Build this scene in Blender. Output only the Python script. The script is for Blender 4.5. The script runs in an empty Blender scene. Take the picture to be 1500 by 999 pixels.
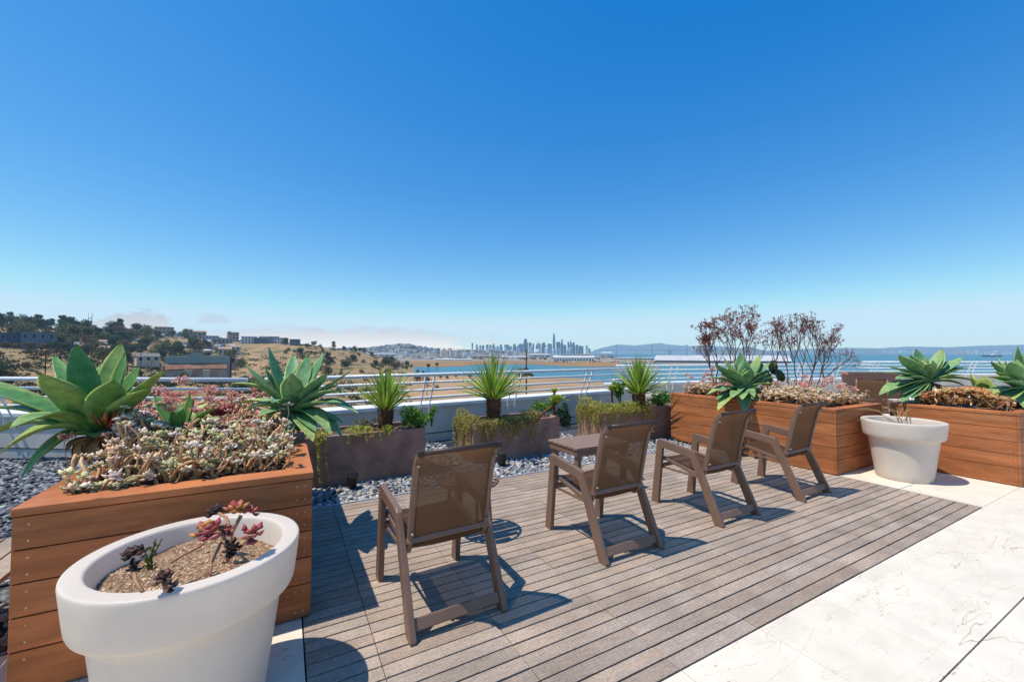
import bpy, bmesh, math, random
from mathutils import Vector, Matrix, noise
random.seed(7)
R_ = random.Random(11)
SC = bpy.context.scene
COL = SC.collection
# ------------------------------------------------------------------ camera frame (metres; X along deck boards, Y across)
H, FP, HX, HY = 1.42, 606.0, 750.0, 518.0
TH = math.atan(1105/FP)
F0 = Vector((math.cos(TH), math.sin(TH), 0)); RT = Vector((math.sin(TH), -math.cos(TH), 0)); UP = Vector((0, 0, 1))
CAM = Vector((0, 0, H))
def W(x, y, d):                       # a point d metres out along the view axis, at the bearing / elevation measured in the photo
    p = (F0 + RT*((x-HX)/FP))*d
    p.z = H + (HY-y)/FP*d
    return p
def G(x, y, z):                       # point on the level z
    return W(x, y, (H-z)*FP/(y-HY))
# ------------------------------------------------------------------ materials
MATS = {}
def nodes(m):
    m.use_nodes = True; nt = m.node_tree; nt.nodes.clear(); return nt
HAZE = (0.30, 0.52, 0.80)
def N(nt, t, **k):
    n = nt.nodes.new(t)
    for a, b in k.items():
        if a.startswith('_'): setattr(n, a[1:], b)
        else: n.inputs[a.replace('__', ' ')].default_value = b
    return n
def mat(name, col=(.5, .5, .5), rough=.6, var=.15, scale=8, col2=None, attr=None, bump=0, bscale=40, trans=0, haze=0, spec=.3,
        stretch=None, detail=4, attr_mul=False, extra=None, coord='Object', transp=0, transmat=None):
    if name in MATS: return MATS[name]
    m = bpy.data.materials.new(name); nt = nodes(m); L = nt.links.new
    out = N(nt, 'ShaderNodeOutputMaterial')
    bs = N(nt, 'ShaderNodeBsdfPrincipled'); bs.inputs['Roughness'].default_value = rough
    bs.inputs['Specular IOR Level'].default_value = spec
    tc = N(nt, 'ShaderNodeTexCoord'); mp = N(nt, 'ShaderNodeMapping'); L(tc.outputs[coord], mp.inputs[0])
    if stretch: mp.inputs['Scale'].default_value = stretch
    nz = N(nt, 'ShaderNodeTexNoise', Scale=scale, Detail=detail, Roughness=.6); L(mp.outputs[0], nz.inputs['Vector'])
    mix = N(nt, 'ShaderNodeMix', _data_type='RGBA')
    c2 = col2 if col2 else tuple(c*(1-var*1.6) for c in col); c1 = tuple(min(1, c*(1+var)) for c in col) if not col2 else col
    rp = N(nt, 'ShaderNodeMapRange'); rp.inputs[1].default_value = .34; rp.inputs[2].default_value = .66
    L(nz.outputs[0], rp.inputs[0]); L(rp.outputs[0], mix.inputs[0])
    mix.inputs[6].default_value = (*c1, 1); mix.inputs[7].default_value = (*c2, 1)
    res = mix.outputs[2]
    if attr:
        at = N(nt, 'ShaderNodeVertexColor', _layer_name='Col')
        mm = N(nt, 'ShaderNodeMix', _data_type='RGBA', _blend_type='MULTIPLY'); mm.inputs[0].default_value = 1
        L(res, mm.inputs[6]); L(at.outputs[0], mm.inputs[7]); res = mm.outputs[2]
    if extra: res = extra(nt, res, tc, mp)
    L(res, bs.inputs['Base Color'])
    if bump:
        nb = N(nt, 'ShaderNodeTexNoise', Scale=bscale, Detail=5); L(mp.outputs[0], nb.inputs['Vector'])
        bn = N(nt, 'ShaderNodeBump', Strength=min(1, bump), Distance=.01); L(nb.outputs[0], bn.inputs['Height']); L(bn.outputs[0], bs.inputs['Normal'])
    sh = bs.outputs[0]
    if trans:
        tr = N(nt, 'ShaderNodeBsdfTranslucent'); ms = N(nt, 'ShaderNodeMixShader'); ms.inputs[0].default_value = trans
        L(res, tr.inputs[0]); L(sh, ms.inputs[1]); L(tr.outputs[0], ms.inputs[2]); sh = ms.outputs[0]
    if transp:
        tr = N(nt, 'ShaderNodeBsdfTransparent'); ms = N(nt, 'ShaderNodeMixShader'); ms.inputs[0].default_value = transp
        L(sh, ms.inputs[1]); L(tr.outputs[0], ms.inputs[2]); sh = ms.outputs[0]
    if haze:                          # aerial perspective painted in: haze glow mixed over surfaces by distance from the terrace
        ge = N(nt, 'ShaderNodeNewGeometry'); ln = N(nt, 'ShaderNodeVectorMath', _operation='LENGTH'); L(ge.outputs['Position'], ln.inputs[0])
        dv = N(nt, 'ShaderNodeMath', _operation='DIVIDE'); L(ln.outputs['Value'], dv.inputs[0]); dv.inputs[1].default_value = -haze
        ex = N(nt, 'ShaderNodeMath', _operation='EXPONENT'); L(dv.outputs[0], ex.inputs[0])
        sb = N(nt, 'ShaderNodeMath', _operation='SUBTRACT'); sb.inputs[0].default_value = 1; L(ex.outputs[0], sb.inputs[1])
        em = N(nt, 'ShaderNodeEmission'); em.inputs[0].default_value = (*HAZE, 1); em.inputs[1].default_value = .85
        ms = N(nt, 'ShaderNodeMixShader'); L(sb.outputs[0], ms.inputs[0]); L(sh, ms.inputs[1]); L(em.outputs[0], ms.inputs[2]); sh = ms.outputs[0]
    L(sh, out.inputs[0]); MATS[name] = m
    return m
# ------------------------------------------------------------------ mesh builder
class MB:
    def __init__(s): s.v = []; s.f = []; s.m = []; s.c = []; s.sm = []
    def add(s, vs, fs, col=(1, 1, 1), mi=0, smooth=False, cols=None):
        o = len(s.v); s.v.extend([tuple(p) for p in vs])
        for f in fs:
            s.f.append(tuple(i+o for i in f)); s.m.append(mi); s.sm.append(smooth)
        s.c.extend(cols if cols else [col]*len(vs))
    def box(s, a, b, col=(1, 1, 1), mi=0, M=None):
        x0, y0, z0 = a; x1, y1, z1 = b
        vs = [Vector(p) for p in ((x0,y0,z0),(x1,y0,z0),(x1,y1,z0),(x0,y1,z0),(x0,y0,z1),(x1,y0,z1),(x1,y1,z1),(x0,y1,z1))]
        if M: vs = [M @ p for p in vs]
        s.add(vs, [(0,3,2,1),(4,5,6,7),(0,1,5,4),(1,2,6,5),(2,3,7,6),(3,0,4,7)], col, mi)
    def tube(s, pts, r, n=6, col=(1, 1, 1), mi=0, cap=True, flat=None):
        pts = [Vector(p) for p in pts]; k = len(pts); rs = r if isinstance(r, (list, tuple)) else [r]*k
        vs = []; ref = Vector((.31, .17, .93))
        for i, p in enumerate(pts):
            t = (pts[min(i+1, k-1)]-pts[max(i-1, 0)])
            t = t.normalized() if t.length > 1e-9 else UP
            a = t.cross(ref)
            if a.length < .05: a = t.cross(Vector((1, 0, 0)))
            a.normalize(); b = t.cross(a)
            if flat: a = Vector(flat[0]); b = Vector(flat[1]) if len(flat) > 1 else t.cross(a)
            for j in range(n):
                q = 2*math.pi*j/n; vs.append(p+a*(rs[i]*math.cos(q))+b*(rs[i]*math.sin(q)))
        fs = [(i*n+j, i*n+(j+1) % n, (i+1)*n+(j+1) % n, (i+1)*n+j) for i in range(k-1) for j in range(n)]
        if cap: fs += [tuple(range(n-1, -1, -1)), tuple((k-1)*n+j for j in range(n))]
        s.add(vs, fs, col, mi, True)
    def prism(s, prof, u0, u1, M=None, col=(1, 1, 1), mi=0):      # profile (y,z) extruded along x
        n = len(prof); vs = [Vector((u0, y, z)) for y, z in prof]+[Vector((u1, y, z)) for y, z in prof]
        if M: vs = [M @ p for p in vs]
        fs = [tuple(range(n)), tuple(range(2*n-1, n-1, -1))]+[(i, n+i, n+(i+1) % n, (i+1) % n) for i in range(n)]
        s.add(vs, fs, col, mi)
    def lathe(s, prof, c, n=64, col=(1, 1, 1), mi=0):
        vs = []; k = len(prof)
        for r, z in prof:
            for j in range(n):
                a = 2*math.pi*j/n; vs.append((c[0]+r*math.cos(a), c[1]+r*math.sin(a), c[2]+z))
        fs = [(i*n+j, i*n+(j+1) % n, (i+1)*n+(j+1) % n, (i+1)*n+j) for i in range(k-1) for j in range(n)]
        s.add(vs, fs, col, mi, True)
    def quad(s, c, a, b, col, mi=0): s.add([c-a-b, c+a-b, c+a+b, c-a+b], [(0,1,2,3)], col, mi)
    def build(s, name, mats, parent=None, bevel=0, loc=None):
        me = bpy.data.meshes.new(name); me.from_pydata(s.v, [], s.f)
        for m in (mats if isinstance(mats, (list, tuple)) else [mats]): me.materials.append(m)
        me.polygons.foreach_set('material_index', s.m); me.polygons.foreach_set('use_smooth', s.sm)
        ca = me.color_attributes.new('Col', 'FLOAT_COLOR', 'POINT')
        flat = []
        for c in s.c: flat.extend((c[0], c[1], c[2], 1))
        ca.data.foreach_set('color', flat); me.update()
        o = bpy.data.objects.new(name, me); COL.objects.link(o)
        if parent: o.parent = parent
        if loc: o.location = loc
        if bevel:
            b = o.modifiers.new('bevel', 'BEVEL'); b.width = bevel; b.segments = 2; b.limit_method = 'ANGLE'; b.angle_limit = .6
            b.harden_normals = False
        return o
def tag(o, label, cat=None, group=None):
    o['label'] = label
    if cat: o['category'] = cat
    if group: o['group'] = group
    return o
def thing(name, label, cat, loc=(0, 0, 0), rz=0, group=None):
    o = bpy.data.objects.new(name, None); COL.objects.link(o); o.location = loc; o.rotation_euler = (0, 0, rz); o.empty_display_size = .1
    return tag(o, label, cat, group)
def setting(o, kind='structure'): o['kind'] = kind; return o
KIDS = {}
def dup(root, loc, rz, label, group=None, sc=None):
    r = root.copy(); COL.objects.link(r); r.location = loc; r.rotation_euler = (0, 0, rz); r['label'] = label
    if group: r['group'] = group
    if sc: r.scale = sc if isinstance(sc, (tuple, list)) else (sc,)*3
    for ch in [c for c in KIDS.setdefault(root.name, [c for c in bpy.data.objects if c.parent == root])]:
        c = ch.copy(); COL.objects.link(c); c.parent = r
        for g in KIDS.setdefault(ch.name, [g for g in bpy.data.objects if g.parent == ch]):
            e = g.copy(); COL.objects.link(e); e.parent = c
    return r
rnd = lambda a, b: R_.uniform(a, b)
def vcol(base, v=.2): k = 1+rnd(-v, v); return tuple(max(0, c*k*(1+rnd(-v, v)*.35)) for c in base)
def rdir():
    while True:
        p = Vector((rnd(-1, 1), rnd(-1, 1), rnd(-1, 1)))
        if .05 < p.length < 1: return p.normalized()
# ------------------------------------------------------------------ common materials
def wood_extra(nt, res, tc, mp):
    L = nt.links.new
    w = N(nt, 'ShaderNodeTexNoise', Scale=3, Detail=6, Roughness=.7); m2 = N(nt, 'ShaderNodeMapping'); m2.inputs['Scale'].default_value = (1.2, 1.2, 60)
    L(tc.outputs['Object'], m2.inputs[0]); L(m2.outputs[0], w.inputs['Vector'])
    r = N(nt, 'ShaderNodeMapRange'); r.inputs[1].default_value = .3; r.inputs[2].default_value = .7; r.inputs[3].default_value = .8; r.inputs[4].default_value = 1.1
    L(w.outputs[0], r.inputs[0]); mm = N(nt, 'ShaderNodeMix', _data_type='RGBA', _blend_type='MULTIPLY'); mm.inputs[0].default_value = 1
    L(res, mm.inputs[6]); L(r.outputs[0], mm.inputs[7])
    g = N(nt, 'ShaderNodeTexNoise', Scale=2.6, Detail=8, Roughness=.7); m3 = N(nt, 'ShaderNodeMapping'); m3.inputs['Scale'].default_value = (1, 1, 3); L(tc.outputs['Object'], m3.inputs[0]); L(m3.outputs[0], g.inputs['Vector'])
    gr = N(nt, 'ShaderNodeMapRange'); gr.inputs[1].default_value = .5; gr.inputs[2].default_value = .8; gr.inputs[4].default_value = .55; L(g.outputs[0], gr.inputs[0])
    mg = N(nt, 'ShaderNodeMix', _data_type='RGBA'); L(gr.outputs[0], mg.inputs[0]); L(mm.outputs[2], mg.inputs[6]); mg.inputs[7].default_value = (.40, .21, .12, 1)
    kn = N(nt, 'ShaderNodeTexVoronoi', Scale=5.5); m4 = N(nt, 'ShaderNodeMapping'); m4.inputs['Scale'].default_value = (.6, .6, 1.6); L(tc.outputs['Object'], m4.inputs[0]); L(m4.outputs[0], kn.inputs['Vector'])
    kr = N(nt, 'ShaderNodeMapRange'); kr.inputs[1].default_value = .03; kr.inputs[2].default_value = .09; kr.inputs[3].default_value = .5; kr.inputs[4].default_value = 0; L(kn.outputs['Distance'], kr.inputs[0])
    mk = N(nt, 'ShaderNodeMix', _data_type='RGBA'); L(kr.outputs[0], mk.inputs[0]); L(mg.outputs[2], mk.inputs[6]); mk.inputs[7].default_value = (.12, .045, .02, 1); return mk.outputs[2]
def deck_extra(nt, res, tc, mp):
    L = nt.links.new
    w = N(nt, 'ShaderNodeTexNoise', Scale=9, Detail=8, Roughness=.75); m2 = N(nt, 'ShaderNodeMapping'); m2.inputs['Scale'].default_value = (1, 14, 14)
    L(tc.outputs['Object'], m2.inputs[0]); L(m2.outputs[0], w.inputs['Vector'])
    r = N(nt, 'ShaderNodeMapRange'); r.inputs[1].default_value = .25; r.inputs[2].default_value = .75; r.inputs[3].default_value = .66; r.inputs[4].default_value = 1.25
    L(w.outputs[0], r.inputs[0]); mm = N(nt, 'ShaderNodeMix', _data_type='RGBA', _blend_type='MULTIPLY'); mm.inputs[0].default_value = 1
    L(res, mm.inputs[6]); L(r.outputs[0], mm.inputs[7])
    n2 = N(nt, 'ShaderNodeTexNoise', Scale=70, Detail=6); L(tc.outputs['Object'], n2.inputs['Vector'])
    r2 = N(nt, 'ShaderNodeMapRange'); r2.inputs[1].default_value = .3; r2.inputs[2].default_value = .75; r2.inputs[3].default_value = .8; r2.inputs[4].default_value = 1.2
    L(n2.outputs[0], r2.inputs[0]); m3 = N(nt, 'ShaderNodeMix', _data_type='RGBA', _blend_type='MULTIPLY'); m3.inputs[0].default_value = 1
    L(mm.outputs[2], m3.inputs[6]); L(r2.outputs[0], m3.inputs[7]); return m3.outputs[2]
def stone_extra(nt, res, tc, mp):                # thin dark veins in pale stone
    L = nt.links.new; cur = res
    for sc, wd, off, rot in ((1.15, .0019, 0, .5), (1.7, .0021, 7, 1.1), (2.9, .0025, 3, .2), (4.3, .003, 11, .8)):
        n1 = N(nt, 'ShaderNodeTexNoise', Scale=sc, Detail=4, Roughness=.5, Distortion=.2); m2 = N(nt, 'ShaderNodeMapping')
        m2.inputs['Location'].default_value = (off, off*.7, 3); m2.inputs['Scale'].default_value = (.42, 2.1, 1); m2.inputs['Rotation'].default_value = (0, 0, rot)
        L(tc.outputs['Object'], m2.inputs[0]); L(m2.outputs[0], n1.inputs['Vector'])
        s = N(nt, 'ShaderNodeMath', _operation='SUBTRACT'); L(n1.outputs[0], s.inputs[0]); s.inputs[1].default_value = .5
        a = N(nt, 'ShaderNodeMath', _operation='ABSOLUTE'); L(s.outputs[0], a.inputs[0])
        r = N(nt, 'ShaderNodeMapRange'); r.inputs[1].default_value = 0; r.inputs[2].default_value = wd; r.inputs[3].default_value = 1; r.inputs[4].default_value = 0
        L(a.outputs[0], r.inputs[0])
        g = N(nt, 'ShaderNodeTexNoise', Scale=2.3, Detail=3); L(m2.outputs[0], g.inputs['Vector'])
        gr = N(nt, 'ShaderNodeMapRange'); gr.inputs[1].default_value = .45; gr.inputs[2].default_value = .62; L(g.outputs[0], gr.inputs[0])
        mu = N(nt, 'ShaderNodeMath', _operation='MULTIPLY'); L(r.outputs[0], mu.inputs[0]); L(gr.outputs[0], mu.inputs[1])
        mx = N(nt, 'ShaderNodeMix', _data_type='RGBA'); L(mu.outputs[0], mx.inputs[0]); L(cur, mx.inputs[6]); mx.inputs[7].default_value = (.34, .24, .16, 1); cur = mx.outputs[2]
    return cur
def leaf_extra(nt, res, tc, mp):                 # Col: r = distance to edge, g = along the leaf, b = per leaf
    L = nt.links.new
    at = N(nt, 'ShaderNodeVertexColor', _layer_name='Col'); sp = N(nt, 'ShaderNodeSeparateColor'); L(at.outputs[0], sp.inputs[0])
    r = N(nt, 'ShaderNodeMapRange'); r.inputs[1].default_value = .78; r.inputs[2].default_value = 1.0; r.inputs[4].default_value = .75; L(sp.outputs[0], r.inputs[0])
    mx = N(nt, 'ShaderNodeMix', _data_type='RGBA'); L(r.outputs[0], mx.inputs[0]); L(res, mx.inputs[6]); mx.inputs[7].default_value = (.52, .60, .15, 1)
    b = N(nt, 'ShaderNodeMapRange'); b.inputs[1].default_value = .4; b.inputs[2].default_value = .95; b.inputs[4].default_value = .9; L(sp.outputs[2], b.inputs[0])
    t = N(nt, 'ShaderNodeMapRange'); t.inputs[1].default_value = .2; t.inputs[2].default_value = 1.0; L(sp.outputs[1], t.inputs[0])
    mu = N(nt, 'ShaderNodeMath', _operation='MULTIPLY'); L(b.outputs[0], mu.inputs[0]); L(t.outputs[0], mu.inputs[1])
    m2 = N(nt, 'ShaderNodeMix', _data_type='RGBA'); L(mu.outputs[0], m2.inputs[0]); L(mx.outputs[2], m2.inputs[6]); m2.inputs[7].default_value = (.60, .60, .13, 1)
    nz = N(nt, 'ShaderNodeTexNoise', Scale=22, Detail=7, Roughness=.65); L(tc.outputs['Object'], nz.inputs['Vector']); nr = N(nt, 'ShaderNodeMapRange'); nr.inputs[1].default_value = .3; nr.inputs[2].default_value = .7; nr.inputs[3].default_value = .68; nr.inputs[4].default_value = 1.24; L(nz.outputs[0], nr.inputs[0])
    m3 = N(nt, 'ShaderNodeMix', _data_type='RGBA', _blend_type='MULTIPLY'); m3.inputs[0].default_value = 1; L(m2.outputs[2], m3.inputs[6]); L(nr.outputs[0], m3.inputs[7])
    sc = N(nt, 'ShaderNodeTexNoise', Scale=38, Detail=3); L(tc.outputs['Object'], sc.inputs['Vector']); sr = N(nt, 'ShaderNodeMapRange'); sr.inputs[1].default_value = .70; sr.inputs[2].default_value = .74; sr.inputs[4].default_value = .6; L(sc.outputs[0], sr.inputs[0])
    tp = N(nt, 'ShaderNodeMapRange'); tp.inputs[1].default_value = .955; tp.inputs[2].default_value = .99; L(sp.outputs[1], tp.inputs[0]); mxx = N(nt, 'ShaderNodeMath', _operation='MAXIMUM'); L(tp.outputs[0], mxx.inputs[0]); L(sr.outputs[0], mxx.inputs[1])
    m4 = N(nt, 'ShaderNodeMix', _data_type='RGBA'); L(mxx.outputs[0], m4.inputs[0]); L(m3.outputs[2], m4.inputs[6]); m4.inputs[7].default_value = (.20, .13, .06, 1)
    return m4.outputs[2]
M_wood = mat('redwood_boards', (.46, .152, .05), .62, scale=2.2, var=.18, stretch=(1, 1, 8), extra=wood_extra, bump=.25, bscale=60, attr=True)
M_gap = mat('dark_gap', (.02, .014, .01), .9)
M_screw = mat('screw_heads', (.5, .4, .3), .4)
M_deck = mat('weathered_deck', (.395, .305, .235), .75, var=.12, scale=3, extra=deck_extra, attr=True, bump=.3, bscale=90)
M_stone = mat('pale_limestone', (.735, .65, .53), .7, var=.05, scale=5, extra=stone_extra, attr=True, bump=.15, bscale=60)
M_grey_stone = mat('grey_stone', (.5, .47, .43), .8, var=.12, scale=12)
M_white_metal = mat('white_painted_metal', (.74, .74, .73), .35, var=.04, spec=.5)
M_wall = mat('parapet_render', (.64, .56, .48), .85, var=.08, scale=3, bump=.1)
M_cap = mat('white_coping', (.74, .74, .74), .55, var=.05, scale=4)
M_brown = mat('brown_painted_planter', (.35, .195, .14), .7, var=.2, scale=4, bump=.12, bscale=50)
M_frame = mat('brown_powder_coat', (.20, .115, .076), .42, var=.06, spec=.45)
M_dark = mat('dark_plastic', (.03, .025, .022), .5)
M_sling = mat('woven_sling', (.135, .066, .032), .7, var=.08, scale=160, stretch=(1, 6, 6), trans=.5, transp=.085)
M_teak = mat('brown_slats', (.27, .17, .12), .6, var=.1, scale=8, stretch=(1, 9, 9))
def pot_extra(nt, res, tc, mp):                  # dust runs and soil splashes
    L = nt.links.new; cur = res
    for sc, st, lo, hi, amt, col in ((7, (1, 1, .35), .6, .85, .22, (.55, .45, .36)), (26, (1, 1, 1), .66, .8, .22, (.5, .4, .3)), (60, (1, 1, .3), .55, .9, .16, (.6, .5, .42))):
        m2 = N(nt, 'ShaderNodeMapping'); m2.inputs['Scale'].default_value = st; L(tc.outputs['Object'], m2.inputs[0]); n = N(nt, 'ShaderNodeTexNoise', Scale=sc, Detail=6, Roughness=.65); L(m2.outputs[0], n.inputs['Vector'])
        r = N(nt, 'ShaderNodeMapRange'); r.inputs[1].default_value = lo; r.inputs[2].default_value = hi; r.inputs[4].default_value = amt; L(n.outputs[0], r.inputs[0])
        mx = N(nt, 'ShaderNodeMix', _data_type='RGBA'); L(r.outputs[0], mx.inputs[0]); L(cur, mx.inputs[6]); mx.inputs[7].default_value = (*col, 1); cur = mx.outputs[2]
    return cur
M_pot = mat('white_resin', (.87, .765, .65), .42, var=.03, scale=3, trans=.3, spec=.35, extra=pot_extra, bump=.06, bscale=90)
M_soil = mat('gritty_soil', (.40, .25, .14), .95, scale=70, col2=(.13, .08, .05), bump=1, bscale=120)
M_dsoil = mat('dark_soil', (.11, .07, .05), .95, scale=30, var=.3, bump=1, bscale=60)
M_peb = mat('pebbles', (1, 1, 1), .6, var=.12, scale=30, attr=True, spec=.35)
M_agave = mat('agave_leaf', (.16, .34, .085), .42, scale=5, col2=(.085, .235, .055), extra=leaf_extra, trans=.14, spec=.4)
M_agave2 = mat('agave_leaf_glaucous', (.25, .43, .20), .5, scale=5, col2=(.13, .31, .125), extra=leaf_extra, trans=.14, spec=.35)
M_brom = mat('yellow_green_leaf', (.50, .58, .06), .45, scale=6, col2=(.2, .36, .04), extra=leaf_extra, trans=.3)
M_yucca = mat('yucca_leaf', (.40, .50, .08), .45, scale=4, col2=(.22, .36, .06), attr=True, trans=.25)
M_bark = mat('trunk_bark', (.24, .135, .08), .9, scale=40, col2=(.08, .045, .03), bump=1, bscale=50, attr=True)
M_fol = mat('foliage', (1, 1, 1), .6, var=.1, scale=8, attr=True, trans=.55)
M_succ = mat('succulent', (1, 1, 1), .55, var=.06, scale=20, attr=True, trans=.15)
M_flower = mat('flower', (1, 1, 1), .6, var=.06, scale=20, attr=True, trans=.45)
M_twig = mat('twig', (.15, .085, .07), .8, var=.2, attr=True)
# ------------------------------------------------------------------ terrace floor
T0 = .587
def slab(name, rects, z, th, m):
    mb = MB()
    for x0, y0, x1, y1 in rects: mb.box((x0, y0, z-th), (x1, y1, z))
    return setting(mb.build(name, m))
slab('terrace_slab', [(-9, -6, 34, 8.2)], -.06, .5, mat('concrete', (.4, .38, .36), .9))
mb = MB()                                        # deck: individual boards laid as tiles, seven boards to a tile
u_edges = [.104, .409]+[.996+T0*k for k in range(9)]; u_edges[-1] = 5.688
for r in range(35):
    v0 = 1.306+T0/7*r
    for i in range(len(u_edges)-1):
        a, b = u_edges[i], u_edges[i+1]
        k = rnd(.86, 1.12); tone = rnd(-.03, .03)
        dz = rnd(-.0012, .0012)
        mb.box((a+.0016, v0+.0042, -.026), (b-.0016, v0+T0/7-.0042, dz), (k*(1+tone), k, k*(1-tone)))
deck = setting(mb.build('deck', M_deck, bevel=.0022))
mb = MB(); mb.box((.09, 1.29, -.058), (5.70, 4.256, -.03)); setting(mb.build('deck_underlay', M_gap))
mb = MB(); mb.box((.104, 4.246, -.06), (5.66, 4.262, .006)); setting(mb.build('gravel_edging', mat('edging_metal', (.55, .58, .62), .4)))
mb = MB()                                        # stone paving tiles with joints
def pave(x0, y0, x1, y1, gx=.587, gy=.587, ox=1.583, oy=1.306):
    ii = [ox+gx*i for i in range(-14, 60)]; jj = [oy+gy*j for j in range(-14, 14)]
    xs = [x0]+[x for x in ii if x0+.03 < x < x1-.03]+[x1]; ys = [y0]+[y for y in jj if y0+.03 < y < y1-.03]+[y1]
    for i in range(len(xs)-1):
        for j in range(len(ys)-1):
            k = rnd(.97, 1.02)
            gy0 = .003 if abs((ys[j]-.72)/1.174 - round((ys[j]-.72)/1.174)) < .05 else .0012
            gx0 = .0016
            gy1 = .003 if abs((ys[j+1]-.72)/1.174 - round((ys[j+1]-.72)/1.174)) < .05 else .0012
            mb.box((xs[i]+gx0, ys[j]+gy0, -.05), (xs[i+1]-gx0, ys[j+1]-gy1, 0), (k, k*.995, k*.985))
pave(-1.2, -1.6, 12, 1.302); pave(5.692, 1.302, 12, 2.48); pave(6.9, 2.48, 12, 6.3); pave(-1.2, 1.302, .1, 2.9)
setting(mb.build('stone_paving', M_stone, bevel=.0015))
mb = MB(); mb.box((12.002, -6, -.05), (34, 7.4, -.002)); mb.box((-9, -6, -.05), (-1.203, 2.9, -.002)); mb.box((-1.2, -6, -.05), (12, -1.603, -.002)); setting(mb.build('far_paving', M_stone))
mb = MB(); mb.box((-9, 2.903, -.06), (-1.02, 9.8, -.03)); mb.box((-1.019, 3.6, -.06), (.104, 9, -.03)); mb.box((.105, 4.263, -.06), (6.89, 8, -.03))
setting(mb.build('gravel_bed', mat('gravel_base', (.075, .08, .09), .9, scale=30, var=.4)))
# pebbles
ICO = []
bm = bmesh.new(); bmesh.ops.create_icosphere(bm, subdivisions=1, radius=1); ICO_V = [v.co.copy() for v in bm.verts]; ICO_F = [tuple(v.index for v in f.verts) for f in bm.faces]; bm.free()
bm = bmesh.new(); bmesh.ops.create_icosphere(bm, subdivisions=2, radius=1); ICO2_V = [v.co.copy() for v in bm.verts]; ICO2_F = [tuple(v.index for v in f.verts) for f in bm.faces]; bm.free()
PC = [(.30, .31, .33), (.42, .42, .42), (.20, .22, .25), (.55, .53, .49), (.36, .30, .24), (.46, .40, .32), (.13, .14, .16), (.27, .29, .32), (.62, .6, .57)]
def pebble(mb, x, y, s, pal, z=-.03):
    V_, F_ = (ICO2_V, ICO2_F) if s > .03 else (ICO_V, ICO_F)
    a = rnd(0, 6.28); ca, sa = math.cos(a), math.sin(a); sx, sy, sz = s*rnd(.8, 1.25), s*rnd(.6, .9), s*rnd(.4, .65); tx, ty = rnd(-.35, .35), rnd(-.35, .35)
    zz = z+sz*rnd(.5, 1.3); c = vcol(pal[int(rnd(0, len(pal)))], .18); q = rnd(0, 9)
    vs = []
    for p in V_:
        k = 1+.14*noise.noise(p*1.3+Vector((q, x*3, y*3)))
        X, Y, Z = p.x*sx*k, p.y*sy*k, p.z*sz*k
        vs.append((x+X*ca-Y*sa, y+X*sa+Y*ca, zz+Z+X*tx+Y*ty))
    mb.add(vs, F_, c, 0, True)
mb = MB()
def scatter(x0, x1, y0, y1, pitch, s, pal, test=None):
    n = int((x1-x0)*(y1-y0)/(pitch*pitch))
    for _ in range(n):
        x, y = rnd(x0, x1), rnd(y0, y1)
        if test and not test(x, y): continue
        pebble(mb, x, y, s*rnd(.6, 1.35), pal)
scatter(.11, 5.64, 4.275, 4.99, .031, .024, PC)
scatter(1.5, 2.2, 4.9, 6.5, .038, .028, PC); scatter(3.5, 4.4, 4.95, 6.5, .038, .028, PC)
PD = [(.15, .155, .17), (.22, .225, .235), (.10, .11, .12), (.30, .30, .30), (.18, .18, .19), (.42, .41, .39), (.06, .065, .075)]
scatter(-3.6, -1.05, 2.93, 8.2, .035, .0255, PD, lambda x, y: x > -.44*y-.25)
setting(mb.build('gravel', M_peb), 'stuff')
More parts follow.
